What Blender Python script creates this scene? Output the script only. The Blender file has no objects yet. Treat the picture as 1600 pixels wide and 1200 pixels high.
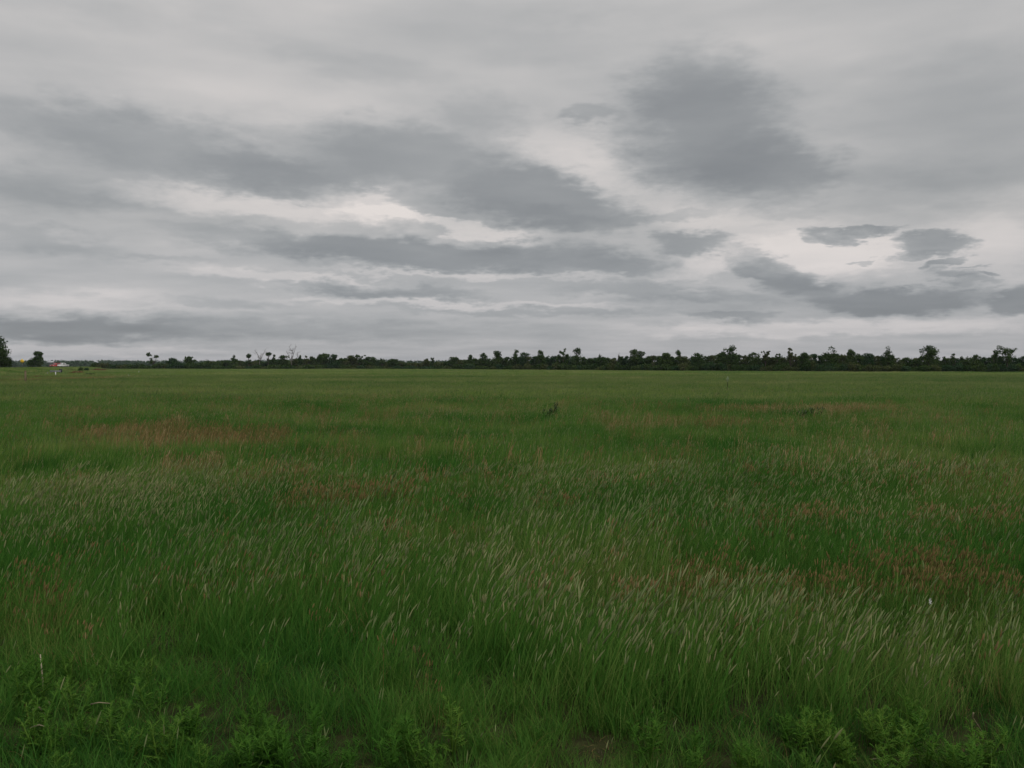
import bpy, math, random
import numpy as np
from mathutils import Vector, Matrix

R = math.radians
rng = np.random.default_rng(7)
random.seed(7)
SC = bpy.context.scene
COL = SC.collection

# ------------------------------------------------------------------ camera
CAM_H = 1.65
F = 1232.0                      # focal length in pixels of the 1600 wide photograph
HOR = 572.0                     # row of the horizon
PITCH = math.atan((600.0 - HOR) / F)
cam_d = bpy.data.cameras.new('camera')
cam = bpy.data.objects.new('camera', cam_d)
COL.objects.link(cam)
cam.location = (0, 0, CAM_H)
cam.rotation_euler = (math.pi / 2 - PITCH, 0, 0)
cam_d.sensor_fit = 'HORIZONTAL'
cam_d.sensor_width = 36.0
cam_d.lens = 36.0 * F / 1600.0
cam_d.clip_start = 0.05
cam_d.clip_end = 20000
SC.camera = cam

# ------------------------------------------------------------------ light, exposure
SUN_EL, SUN_AZ = R(48), R(150)          # azimuth clockwise from +Y
SUN_STRENGTH = 1.4
SKY_STRENGTH = 0.1
SKY_GAIN = 1.2
SC.view_settings.view_transform = 'Standard'
SC.view_settings.look = 'None'
SC.view_settings.exposure = 0.0
SC.view_settings.gamma = 1.0
SC.view_settings.use_curve_mapping = False
sd = bpy.data.lights.new('sun', 'SUN')
sd.energy = SUN_STRENGTH
sd.angle = R(25)
sd.color = (1.0, 0.965, 0.92)
sun = bpy.data.objects.new('sun', sd)
COL.objects.link(sun)
sdir = Vector((math.sin(SUN_AZ) * math.cos(SUN_EL), math.cos(SUN_AZ) * math.cos(SUN_EL), math.sin(SUN_EL)))
sun.rotation_euler = sdir.to_track_quat('Z', 'Y').to_euler()
sun.location = (30, -30, 60)
SC.cycles.max_bounces = 6
SC.cycles.diffuse_bounces = 3
SC.cycles.glossy_bounces = 2
SC.cycles.transmission_bounces = 3
SC.cycles.transparent_max_bounces = 4


def px_dir(px, py):
    """direction into the world through a pixel of the 1600x1200 photograph"""
    u, v = (px - 800.0) / F, (600.0 - py) / F
    c, s = math.cos(PITCH), math.sin(PITCH)
    return Vector((u, c + v * s, v * c - s))


def azel(px, py):
    d = px_dir(px, py).normalized()
    return math.degrees(math.atan2(d.x, d.y)), math.degrees(math.asin(d.z))


# ------------------------------------------------------------------ sky: an overcast of two cloud sheets
# (cx, cy, rx, ry, tilt, weight, softness) of the cloud masses, read off the photograph and stored
# as azimuth / elevation of the real sky; positive is a thick dark cloud, negative a thin bright gap
CLOUDS = [
    (1105, 195, 165, 120, 15, .62, .75), (1215, 262, 125, 62, 8, .55, .6), (1075, 130, 95, 75, 0, .22, .9),
    (1150, 240, 150, 60, 6, .22, .8),
    (250, 228, 330, 62, 5, .48, .9), (100, 290, 190, 40, 0, .32, .8), (430, 268, 150, 34, 5, .36, .7),
    (640, 250, 190, 62, 8, .50, .7), (845, 312, 165, 48, 8, .62, .6), (900, 345, 130, 26, 5, .40, .6),
    (740, 330, 110, 28, 6, .22, .7),
    (30, 310, 140, 45, 0, .20, .9), (640, 398, 250, 27, 3, .66, .6), (400, 375, 190, 22, 3, .30, .8),
    (860, 408, 180, 32, 4, .45, .7), (990, 418, 95, 24, 9, .30, .6),
    (610, 455, 170, 13, 1, .50, .7), (840, 488, 270, 9, 1, .26, .8), (1010, 456, 150, 14, 4, .40, .7),
    (250, 416, 140, 13, 2, .34, .8), (80, 385, 130, 20, 2, .24, .9), (330, 470, 140, 10, 0, .22, .8),
    (90, 515, 250, 24, -1, .62, .6), (330, 512, 360, 24, 0, .36, .9), (700, 520, 300, 16, 0, .16, .9),
    (1085, 382, 66, 17, -3, .52, .6), (1035, 346, 70, 13, -8, .34, .7), (1215, 428, 92, 24, 16, .60, .5),
    (1245, 450, 80, 16, 5, .34, .6), (1168, 404, 44, 18, 12, .40, .6),
    (1345, 361, 78, 13, -2, .74, .45), (1284, 366, 28, 12, 0, .55, .5), (1447, 386, 62, 21, 3, .80, .45),
    (1425, 405, 40, 12, -6, .55, .5), (1478, 414, 40, 9, -20, .62, .5), (1492, 436, 50, 11, 0, .46, .7),
    (1362, 406, 16, 4.5, -4, .50, .6), (1545, 430, 14, 4.5, 0, .55, .6), (1524, 420, 22, 3, -5, .42, .6),
    (1395, 470, 150, 22, 2, .70, .5), (1515, 446, 40, 9, 4, .40, .7), (1590, 472, 55, 26, 0, .66, .5),
    (1140, 491, 75, 9, 0, .42, .6), (1090, 472, 170, 16, 0, .26, .8),
    (1500, 190, 290, 125, 0, .22, .9), (1440, 285, 210, 42, 0, .20, .9), (920, 186, 44, 18, 0, .32, .8),
    (765, 190, 80, 45, 20, .22, .9), (560, 90, 150, 30, 8, .10, .9), (880, 60, 170, 50, 0, .10, .9),
    # thin bright gaps
    (390, 318, 250, 22, 2, -.46, .8), (570, 322, 110, 26, 18, -.45, .7), (700, 352, 170, 12, 9, -.50, .7),
    (880, 238, 115, 42, 22, -.30, .95), (1000, 300, 130, 30, 25, -.26, .95), (1290, 394, 190, 42, 4, -.72, .8),
    (1550, 380, 110, 62, 0, -.42, .9), (1085, 418, 85, 20, -8, -.40, .7), (420, 434, 300, 12, 3, -.42, .8),
    (120, 468, 230, 18, 0, -.30, .9), (700, 476, 330, 7, 1, -.34, .8), (1280, 513, 380, 15, 0, -.44, .8),
    (150, 549, 270, 10, 0, -.22, .7), (1110, 350, 130, 18, 0, -.24, .9), (300, 105, 380, 90, 0, -.16, .9),
    (760, 432, 330, 6, 1, -.34, .8), (1250, 345, 70, 12, 0, -.2, .9), (1350, 300, 170, 18, 4, -.10, .9),
]


def make_world():
    w = bpy.data.worlds.new('World')
    SC.world = w
    w.use_nodes = True
    w.cycles.sampling_method = 'MANUAL'
    w.cycles.sample_map_resolution = 256
    nt = w.node_tree
    nt.nodes.clear()
    N = nt.nodes.new

    def link(a, b):
        nt.links.new(a, b)

    def math_(op, a, b=None, c=None, clamp=False):
        n = N('ShaderNodeMath'); n.operation = op; n.use_clamp = clamp
        for i, v in enumerate((a, b, c)):
            if v is None:
                continue
            if isinstance(v, (int, float)):
                n.inputs[i].default_value = v
            else:
                link(v, n.inputs[i])
        return n.outputs[0]

    def vec(op, a, b=None, scale=None):
        n = N('ShaderNodeVectorMath'); n.operation = op
        for i, v in enumerate((a, b)):
            if v is None:
                continue
            if isinstance(v, (tuple, list)):
                n.inputs[i].default_value = v
            else:
                link(v, n.inputs[i])
        if scale is not None:
            if isinstance(scale, (int, float)):
                n.inputs['Scale'].default_value = scale
            else:
                link(scale, n.inputs['Scale'])
        return n.outputs['Value'] if op in ('LENGTH', 'DOT_PRODUCT') else n.outputs[0]

    def noise(v, scale, detail, rough=0.5, color=False, w4=None):
        n = N('ShaderNodeTexNoise')
        n.inputs['Scale'].default_value = scale
        n.inputs['Detail'].default_value = detail
        n.inputs['Roughness'].default_value = rough
        link(v, n.inputs['Vector'])
        return n.outputs['Color' if color else 'Fac']

    def comb(x, y, z=0.0):
        n = N('ShaderNodeCombineXYZ')
        for i, v in enumerate((x, y, z)):
            if isinstance(v, (int, float)):
                n.inputs[i].default_value = v
            else:
                link(v, n.inputs[i])
        return n.outputs[0]

    tc = N('ShaderNodeTexCoord')
    nrm = vec('NORMALIZE', tc.outputs['Generated'])
    sep = N('ShaderNodeSeparateXYZ'); link(nrm, sep.inputs[0])
    x, y, z = sep.outputs
    zc = math_('MAXIMUM', z, 0.0)
    az = math_('MULTIPLY', math_('ARCTAN2', x, y), 180 / math.pi)
    el = math_('MULTIPLY', math_('ARCSINE', z), 180 / math.pi)
    # the cloud sheet seen in perspective: a plane overhead
    inv = math_('DIVIDE', 1.0, math_('ADD', zc, 0.10))
    plane = comb(math_('MULTIPLY', x, inv), math_('MULTIPLY', y, inv), 0.0)
    # domain warp: soft, larger along the horizon
    p = comb(az, el, 0.0)
    n1 = vec('SUBTRACT', noise(plane, 1.5, 5.0, 0.55, True), (0.5, 0.5, 0.5))
    n2 = vec('SUBTRACT', noise(comb(math_('MULTIPLY', az, 0.32), math_('MULTIPLY', el, 0.85), 3.0), 1.0, 5.0, 0.58, True), (0.5, 0.5, 0.5))
    fade = math_('ADD', math_('MULTIPLY', zc, 1.9), 0.22)
    warp = vec('ADD', vec('MULTIPLY', vec('SCALE', n1, scale=fade), (9.0, 4.5, 0.0)),
               vec('MULTIPLY', vec('SCALE', n2, scale=fade), (6.5, 4.2, 0.0)))
    n3 = vec('SUBTRACT', noise(comb(math_('MULTIPLY', az, 0.9), math_('MULTIPLY', el, 2.6), 11.0), 1.0, 4.0, 0.6, True), (0.5, 0.5, 0.5))
    pw = vec('ADD', vec('ADD', p, warp), vec('MULTIPLY', n3, (2.4, 0.9, 0.0)))
    acc = None; pos = None
    for (cx, cy, rx, ry, tilt, wt, soft) in CLOUDS:
        a0, e0 = azel(cx, cy)
        ra = abs(azel(cx + rx, cy)[0] - azel(cx - rx, cy)[0]) / 2
        re = abs(azel(cx, cy + ry)[1] - azel(cx, cy - ry)[1]) / 2
        q = vec('SUBTRACT', pw, (a0, e0, 0.0))
        if tilt:
            rot = N('ShaderNodeVectorRotate'); rot.rotation_type = 'Z_AXIS'
            rot.inputs['Angle'].default_value = R(tilt)
            link(q, rot.inputs['Vector']); q = rot.outputs[0]
        ln = vec('LENGTH', vec('MULTIPLY', q, (1 / ra, 1 / re, 0.0)))
        m = N('ShaderNodeMapRange'); m.interpolation_type = 'SMOOTHERSTEP'
        m.inputs['From Min'].default_value = 1.0 + soft * 0.45
        m.inputs['From Max'].default_value = 1.0 - soft * 0.95
        m.inputs['To Min'].default_value = 0.0
        m.inputs['To Max'].default_value = wt
        link(ln, m.inputs['Value'])
        if wt > 0:      # thick clouds overlap without piling up
            keep = math_('SUBTRACT', 1.0, m.outputs[0])
            pos = keep if pos is None else math_('MULTIPLY', pos, keep)
        else:
            acc = m.outputs[0] if acc is None else math_('ADD', acc, m.outputs[0])
    acc = math_('ADD', acc, math_('MULTIPLY', math_('SUBTRACT', 1.0, pos), 1.08))
    # the sheet goes on all over the sky with the same sort of streaks and patches
    st = noise(vec('MULTIPLY', plane, (0.9, 1.2, 1.0)), 1.6, 5.0, 0.5)
    st2 = noise(comb(math_('MULTIPLY', az, 0.06), math_('MULTIPLY', el, 0.36), 7.0), 1.0, 3.5, 0.5)
    fine = math_('ADD', math_('MULTIPLY', math_('SUBTRACT', st, 0.5), 0.75),
                 math_('MULTIPLY', math_('SUBTRACT', st2, 0.5), 0.55))
    dens = math_('ADD', acc, fine)
    fac = math_('MULTIPLY_ADD', dens, 0.5, 0.42, clamp=True)
    ramp = N('ShaderNodeValToRGB')
    cr = ramp.color_ramp
    cr.interpolation = 'B_SPLINE'
    stops = [(0.0, (.70, .645, .61)), (0.20, (.56, .528, .510)), (0.40, (.415, .410, .405)),
             (0.62, (.295, .301, .304)), (0.82, (.226, .234, .240)), (1.0, (.188, .196, .204))]
    while len(cr.elements) < len(stops):
        cr.elements.new(0.5)
    for e, (pos, c) in zip(cr.elements, stops):
        e.position = pos
        e.color = (*c, 1)
    link(fac, ramp.inputs[0])
    # cooler and a little dimmer through the long air path near the horizon; overcast brightens overhead
    lift = math_('MULTIPLY_ADD', zc, 0.42, 0.88)
    air = N('ShaderNodeMapRange')
    air.inputs['From Min'].default_value = 0.0; air.inputs['From Max'].default_value = 0.17
    air.inputs['To Min'].default_value = 0.75; air.inputs['To Max'].default_value = 0.0
    link(z, air.inputs['Value'])
    cool = N('ShaderNodeMix'); cool.data_type = 'RGBA'; cool.blend_type = 'MULTIPLY'
    link(air.outputs[0], cool.inputs['Factor'])
    link(ramp.outputs['Color'], cool.inputs['A'])
    cool.inputs['B'].default_value = (0.925, 0.95, 1.03, 1)
    cloud = vec('SCALE', cool.outputs['Result'], scale=math_('MULTIPLY', lift, SKY_GAIN / SKY_STRENGTH))
    sky = N('ShaderNodeTexSky'); sky.sky_type = 'NISHITA'
    sky.sun_disc = False
    sky.sun_elevation = SUN_EL
    sky.sun_rotation = SUN_AZ
    mix = N('ShaderNodeMix'); mix.data_type = 'RGBA'
    mix.inputs['Factor'].default_value = 0.95        # the cloud cover is nearly closed
    link(sky.outputs[0], mix.inputs['A']); link(cloud, mix.inputs['B'])
    bg = N('ShaderNodeBackground'); bg.inputs['Strength'].default_value = SKY_STRENGTH
    link(mix.outputs['Result'], bg.inputs['Color'])
    out = N('ShaderNodeOutputWorld'); link(bg.outputs[0], out.inputs['Surface'])


make_world()


# ------------------------------------------------------------------ helpers
def tag(o, label=None, cat=None, group=None, kind=None):
    if label: o['label'] = label
    if cat: o['category'] = cat
    if group: o['group'] = group
    if kind: o['kind'] = kind
    return o


def mesh_np(name, verts, faces, mats=(), midx=None, smooth=False):
    """verts (n,3) array, faces list of index tuples or an (m,k) array"""
    me = bpy.data.meshes.new(name)
    v = np.asarray(verts, dtype=np.float32)
    if isinstance(faces, np.ndarray):
        m, k = faces.shape
        loops = faces.reshape(-1); starts = np.arange(m) * k; tot = np.full(m, k)
    else:
        tot = np.array([len(f) for f in faces]); starts = np.concatenate(([0], np.cumsum(tot)[:-1]))
        loops = np.array([i for f in faces for i in f]); m = len(faces)
    me.vertices.add(len(v)); me.vertices.foreach_set('co', v.reshape(-1))
    me.loops.add(len(loops)); me.loops.foreach_set('vertex_index', loops.astype(np.int32))
    me.polygons.add(m); me.polygons.foreach_set('loop_start', starts.astype(np.int32))
    for mt in mats:
        me.materials.append(mt)
    if midx is not None:
        me.polygons.foreach_set('material_index', np.asarray(midx, dtype=np.int32))
    me.update(calc_edges=True)
    if smooth:
        me.polygons.foreach_set('use_smooth', np.ones(m, dtype=bool))
    me.validate()
    return me


class MB:
    """collects shapes into one mesh"""
    def __init__(s):
        s.v = []; s.f = []; s.m = []

    def add(s, vs, fs, mi=0):
        o = len(s.v)
        s.v += [tuple(p) for p in vs]
        s.f += [tuple(i + o for i in f) for f in fs]
        s.m += [mi] * len(fs)

    def box(s, x0, x1, y0, y1, z0, z1, mi=0):
        s.add([(x0, y0, z0), (x1, y0, z0), (x1, y1, z0), (x0, y1, z0), (x0, y0, z1), (x1, y0, z1), (x1, y1, z1), (x0, y1, z1)],
              [(3, 2, 1, 0), (4, 5, 6, 7), (0, 1, 5, 4), (1, 2, 6, 5), (2, 3, 7, 6), (3, 0, 4, 7)], mi)

    def tube(s, pts, rad, n=6, mi=0, cap=True):
        pts = [Vector(p) for p in pts]
        if not isinstance(rad, (list, tuple)): rad = [rad] * len(pts)
        rings = []
        for i, p in enumerate(pts):
            d = (pts[min(i + 1, len(pts) - 1)] - pts[max(i - 1, 0)]).normalized()
            a = d.cross(Vector((0.31, 0.95, 0.05))).normalized(); b = d.cross(a)
            rings.append([p + (a * math.cos(2 * math.pi * k / n) + b * math.sin(2 * math.pi * k / n)) * rad[i] for k in range(n)])
        vs = [q for r_ in rings for q in r_]
        fs = [(i * n + k, i * n + (k + 1) % n, (i + 1) * n + (k + 1) % n, (i + 1) * n + k) for i in range(len(pts) - 1) for k in range(n)]
        if cap:
            fs.append(tuple(range(n))[::-1]); fs.append(tuple((len(pts) - 1) * n + k for k in range(n)))
        s.add(vs, fs, mi)

    def prism(s, prof, x0, x1, mi=0):
        """profile in (y, z) pulled along x"""
        n = len(prof)
        s.add([(x0, y, z) for y, z in prof] + [(x1, y, z) for y, z in prof],
              [(i, (i + 1) % n, n + (i + 1) % n, n + i) for i in range(n)] + [tuple(range(n))[::-1], tuple(range(n, 2 * n))], mi)

    def build(s, name, mats, parent=None, smooth=False):
        if not isinstance(mats, (list, tuple)): mats = [mats]
        o = bpy.data.objects.new(name, mesh_np(name, s.v, s.f, mats, s.m, smooth))
        COL.objects.link(o); o.parent = parent
        return o


def empty(name, loc=(0, 0, 0), rz=0.0):
    o = bpy.data.objects.new(name, None)
    o.empty_display_size = 0.2
    COL.objects.link(o); o.location = loc; o.rotation_euler = (0, 0, rz)
    return o


def vnoise(x, y, seed=0):
    """value noise on arrays, -1..1"""
    x = np.asarray(x, float); y = np.asarray(y, float)
    xi = np.floor(x).astype(np.int64); yi = np.floor(y).astype(np.int64)
    fx = x - xi; fy = y - yi
    fx = fx * fx * (3 - 2 * fx); fy = fy * fy * (3 - 2 * fy)

    def h(a, b):
        n = (a * 374761393 + b * 668265263 + seed * 982451653) & 0x7fffffff
        n = ((n ^ (n >> 13)) * 1274126177) & 0x7fffffff
        return ((n ^ (n >> 16)) & 0xffff) / 32767.5 - 1.0
    return (h(xi, yi) * (1 - fx) + h(xi + 1, yi) * fx) * (1 - fy) + (h(xi, yi + 1) * (1 - fx) + h(xi + 1, yi + 1) * fx) * fy


def fbm(x, y, seed=0, oct=4):
    t = 0; a = 1; s = 0
    for i in range(oct):
        t = t + a * vnoise(x * 2 ** i, y * 2 ** i, seed + i * 17); s += a; a *= 0.5
    return t / s


def sstep(a, b, x):
    t = np.clip((np.asarray(x, float) - a) / (b - a), 0, 1)
    return t * t * (3 - 2 * t)


# the road runs away on the left on a low bank
RA, RB = np.array([-75.0, 78.0]), np.array([-176.0, 305.0])
RD = (RB - RA) / np.linalg.norm(RB - RA)
RN = np.array([RD[1], -RD[0]])                    # to the right of the road, towards the field


def road_side(x, y):
    return (np.asarray(x) - RA[0]) * RN[0] + (np.asarray(y) - RA[1]) * RN[1]


def ground_z(x, y):
    x = np.asarray(x, float); y = np.asarray(y, float)
    d = np.hypot(x, y)
    z = 0.05 * fbm(x / 7, y / 7, 3, 3) * sstep(3, 10, d) + 0.10 * fbm(x / 38, y / 38, 9, 2) * sstep(15, 50, d)
    z = z + 0.02 * fbm(x / 1.3, y / 1.3, 5, 2) * (1 - sstep(25, 60, d))
    s = road_side(x, y)
    bank = 1.05 * (1 - sstep(4.5, 16, s)) * sstep(-90, -20, s)
    flat = sstep(7.0, 3.5, np.abs(s)) if False else 0
    z = np.where(s < 30, z * sstep(6, 30, s) + bank, z)
    return z


def gp(px, py, h=0.0):
    """where the ray of a photo pixel meets the field at height h"""
    d = px_dir(px, py)
    t = (CAM_H - h) / -d.z
    return d.x * t, d.y * t


def at(px, Y):
    return (px - 800.0) / F * Y


def z_at(py, Y):
    return CAM_H + (HOR - py) / F * Y


# ------------------------------------------------------------------ materials
def new_mat(name):
    m = bpy.data.materials.new(name); m.use_nodes = True
    nt = m.node_tree; nt.nodes.clear()
    return m, nt, nt.nodes.new, nt.links.new


def ramp_node(N, stops, interp='LINEAR'):
    r = N('ShaderNodeValToRGB'); cr = r.color_ramp; cr.interpolation = interp
    while len(cr.elements) < len(stops): cr.elements.new(0.5)
    for e, (p, c) in zip(cr.elements, stops):
        e.position = p; e.color = (*c, 1)
    return r


def foliage_mat(name, stops, scale=(0.5, 0.5, 0.5), trans=0.35, rand=0.5, detail=3.0, per_object=False, rough=0.6, spec=0.25):
    """leaf or blade: colour wanders over the place and from plant to plant; light also comes through"""
    m, nt, N, L = new_mat(name)
    geo = N('ShaderNodeNewGeometry')
    mp = N('ShaderNodeVectorMath'); mp.operation = 'MULTIPLY'; mp.inputs[1].default_value = scale
    L(geo.outputs['Position'], mp.inputs[0])
    nz = N('ShaderNodeTexNoise'); nz.inputs['Scale'].default_value = 1.0; nz.inputs['Detail'].default_value = detail
    L(mp.outputs[0], nz.inputs['Vector'])
    oi = N('ShaderNodeObjectInfo')
    rnd = oi.outputs['Random'] if per_object else geo.outputs['Random Per Island']
    mixf = N('ShaderNodeMath'); mixf.operation = 'MULTIPLY_ADD'
    sub = N('ShaderNodeMath'); sub.operation = 'SUBTRACT'; sub.inputs[1].default_value = 0.5
    L(rnd, sub.inputs[0]); L(sub.outputs[0], mixf.inputs[0]); mixf.inputs[1].default_value = rand
    con = N('ShaderNodeMapRange'); con.inputs['From Min'].default_value = 0.3; con.inputs['From Max'].default_value = 0.7
    L(nz.outputs['Fac'], con.inputs['Value']); L(con.outputs[0], mixf.inputs[2])
    r = ramp_node(N, stops); L(mixf.outputs[0], r.inputs[0])
    bs = N('ShaderNodeBsdfPrincipled'); bs.inputs['Roughness'].default_value = rough
    bs.inputs['Specular IOR Level'].default_value = spec
    L(r.outputs[0], bs.inputs['Base Color'])
    tr = N('ShaderNodeBsdfTranslucent'); L(r.outputs[0], tr.inputs['Color'])
    mx = N('ShaderNodeMixShader'); mx.inputs[0].default_value = trans
    L(bs.outputs[0], mx.inputs[1]); L(tr.outputs[0], mx.inputs[2])
    out = N('ShaderNodeOutputMaterial'); L(mx.outputs[0], out.inputs['Surface'])
    return m


def plain_mat(name, c, rough=0.6, metal=0.0, var=0.15, scale=8.0, spec=0.4):
    m, nt, N, L = new_mat(name)
    tc = N('ShaderNodeTexCoord')
    nz = N('ShaderNodeTexNoise'); nz.inputs['Scale'].default_value = scale; nz.inputs['Detail'].default_value = 4
    L(tc.outputs['Object'], nz.inputs['Vector'])
    r = ramp_node(N, [(0.25, tuple(k * (1 - var) for k in c)), (0.75, tuple(min(1, k * (1 + var)) for k in c))])
    L(nz.outputs['Fac'], r.inputs[0])
    bs = N('ShaderNodeBsdfPrincipled'); bs.inputs['Roughness'].default_value = rough; bs.inputs['Metallic'].default_value = metal
    bs.inputs['Specular IOR Level'].default_value = spec
    L(r.outputs[0], bs.inputs['Base Color'])
    bp = N('ShaderNodeBump'); bp.inputs['Strength'].default_value = 0.2; bp.inputs['Distance'].default_value = 0.01
    L(nz.outputs['Fac'], bp.inputs['Height']); L(bp.outputs[0], bs.inputs['Normal'])
    out = N('ShaderNodeOutputMaterial'); L(bs.outputs[0], out.inputs['Surface'])
    return m


M = {}
M['blade'] = foliage_mat('grass_blade', [(0.0, (0.033, 0.130, 0.017)), (0.4, (0.074, 0.198, 0.028)), (0.7, (0.128, 0.236, 0.044)), (1.0, (0.230, 0.279, 0.079))],
                         (0.20, 0.26, 0.1), 0.42, 0.7, spec=.12)
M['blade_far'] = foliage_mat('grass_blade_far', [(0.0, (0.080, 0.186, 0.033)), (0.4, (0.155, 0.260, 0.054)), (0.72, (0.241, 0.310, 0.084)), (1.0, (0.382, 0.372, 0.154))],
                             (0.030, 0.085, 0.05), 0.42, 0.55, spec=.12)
M['blade_lush'] = foliage_mat('lush_grass_blade', [(0.0, (0.027, 0.104, 0.015)), (0.5, (0.054, 0.163, 0.021)), (1.0, (0.116, 0.224, 0.035))],
                              (0.5, 0.5, 0.2), 0.42, 0.7, spec=.12)
M['seed'] = foliage_mat('seed_head', [(0.0, (.135, .205, .070)), (0.5, (.215, .265, .108)), (1.0, (.360, .360, .170))],
                        (0.3, 0.3, 0.1), 0.3, 0.9, spec=.1)
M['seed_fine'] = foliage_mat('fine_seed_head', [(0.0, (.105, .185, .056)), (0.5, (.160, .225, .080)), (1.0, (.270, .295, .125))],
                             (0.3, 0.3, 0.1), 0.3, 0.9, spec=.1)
M['dry'] = foliage_mat('dry_grass', [(0.0, (.145, .135, .044)), (0.4, (.230, .172, .064)), (0.75, (.310, .208, .088)), (1.0, (.380, .295, .150))],
                       (0.3, 0.3, 0.1), 0.3, 0.9, spec=.1)
M['straw'] = foliage_mat('dead_straw', [(0.0, (.20, .16, .095)), (0.5, (.32, .27, .17)), (1.0, (.48, .42, .30))], (2, 2, 2), 0.2, 0.8)
M['litter'] = foliage_mat('leaf_litter', [(0.0, (.060, .048, .032)), (0.5, (.115, .092, .060)), (1.0, (.21, .175, .115))], (2, 2, 2), 0.1, 0.9)
M['pale_tip'] = plain_mat('pale_tip', (.26, .34, .19), .8)
M['weed'] = foliage_mat('weed_leaf', [(0.0, (.045, .140, .014)), (0.5, (.078, .195, .022)), (1.0, (.140, .250, .036))], (1.5, 1.5, 1.5), 0.4, 0.8, spec=.12)
M['weed_dark'] = foliage_mat('dark_weed_leaf', [(0.0, (.022, .040, .012)), (1.0, (.045, .070, .022))], (3, 3, 3), 0.25, 0.8)
M['leaf'] = foliage_mat('tree_leaf', [(0.0, (.024, .052, .012)), (0.5, (.038, .076, .018)), (1.0, (.070, .108, .030))], (0.22, 0.22, 0.22), 0.3, 0.8, rough=.8, spec=.08)
M['leaf_warm'] = foliage_mat('tree_leaf_warm', [(0.0, (.042, .060, .018)), (0.5, (.064, .088, .028)), (1.0, (.105, .118, .045))], (0.22, 0.22, 0.22), 0.3, 0.8, rough=.8, spec=.08)
M['leaf_cool'] = foliage_mat('tree_leaf_cool', [(0.0, (.020, .050, .018)), (0.5, (.030, .072, .026)), (1.0, (.056, .100, .038))], (0.22, 0.22, 0.22), 0.3, 0.8, rough=.8, spec=.08)
M['leaf_red'] = foliage_mat('brush_leaf_red', [(0.0, (.130, .075, .036)), (0.5, (.205, .110, .058)), (1.0, (.265, .165, .085))], (0.6, 0.6, 0.6), 0.25, 0.9, rough=.8, spec=.08)
M['bark'] = plain_mat('bark', (.075, .062, .048), .9)
M['bark_grey'] = plain_mat('dead_wood', (.11, .10, .088), .9)
M['wood'] = plain_mat('weathered_wood', (.150, .115, .065), .9)
M['asphalt'] = plain_mat('asphalt', (.055, .055, .055), .9, scale=2.0)
M['line'] = plain_mat('road_paint', (.75, .72, .60), .7, scale=3.0)
M['steel'] = plain_mat('galvanised_steel', (.21, .22, .215), .6, .2)
M['white'] = plain_mat('white_paint', (.72, .72, .70), .5)
M['red'] = plain_mat('red_car_paint', (.42, .030, .025), .3, 0, .05)
M['glass'] = plain_mat('car_glass', (.05, .06, .065), .08, 0, .05, spec=.6)
M['tyre'] = plain_mat('tyre_rubber', (.025, .025, .025), .9)
M['lamp'] = plain_mat('lamp_lens', (.62, .62, .58), .2)
M['tail'] = plain_mat('tail_lamp', (.35, .02, .02), .3)
M['yellow'] = plain_mat('yellow_sign_paint', (.72, .47, .03), .5, 0, .05)
M['black'] = plain_mat('black_paint', (.02, .02, .02), .6)
M['dark_box'] = plain_mat('dark_green_steel', (.022, .026, .024), .6)
M['roof'] = plain_mat('pale_sheet_roof', (.60, .62, .62), .5, 0, .08, 1.0)
M['wall'] = plain_mat('farm_wall', (.045, .050, .045), .8, 0, .1, 1.0)


def ground_mat():
    m, nt, N, L = new_mat('field_soil')
    geo = N('ShaderNodeNewGeometry')
    a = N('ShaderNodeTexNoise'); a.inputs['Scale'].default_value = 0.06; a.inputs['Detail'].default_value = 6; L(geo.outputs['Position'], a.inputs['Vector'])
    b = N('ShaderNodeTexNoise'); b.inputs['Scale'].default_value = 9.0; b.inputs['Detail'].default_value = 5; L(geo.outputs['Position'], b.inputs['Vector'])
    ra = ramp_node(N, [(0.3, (.030, .040, .014)), (0.55, (.045, .045, .020)), (0.75, (.075, .056, .032))]); L(a.outputs['Fac'], ra.inputs[0])
    rb = ramp_node(N, [(0.3, (.45, .45, .45)), (0.7, (1.2, 1.15, 1.1))]); L(b.outputs['Fac'], rb.inputs[0])
    mx = N('ShaderNodeMix'); mx.data_type = 'RGBA'; mx.blend_type = 'MULTIPLY'; mx.inputs['Factor'].default_value = 1
    L(ra.outputs[0], mx.inputs['A']); L(rb.outputs[0], mx.inputs['B'])
    bs = N('ShaderNodeBsdfPrincipled'); bs.inputs['Roughness'].default_value = 1.0; bs.inputs['Specular IOR Level'].default_value = 0.05
    L(mx.outputs['Result'], bs.inputs['Base Color'])
    bp = N('ShaderNodeBump'); bp.inputs['Strength'].default_value = 0.8; bp.inputs['Distance'].default_value = 0.05
    L(b.outputs['Fac'], bp.inputs['Height']); L(bp.outputs[0], bs.inputs['Normal'])
    out = N('ShaderNodeOutputMaterial'); L(bs.outputs[0], out.inputs['Surface'])
    return m


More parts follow.
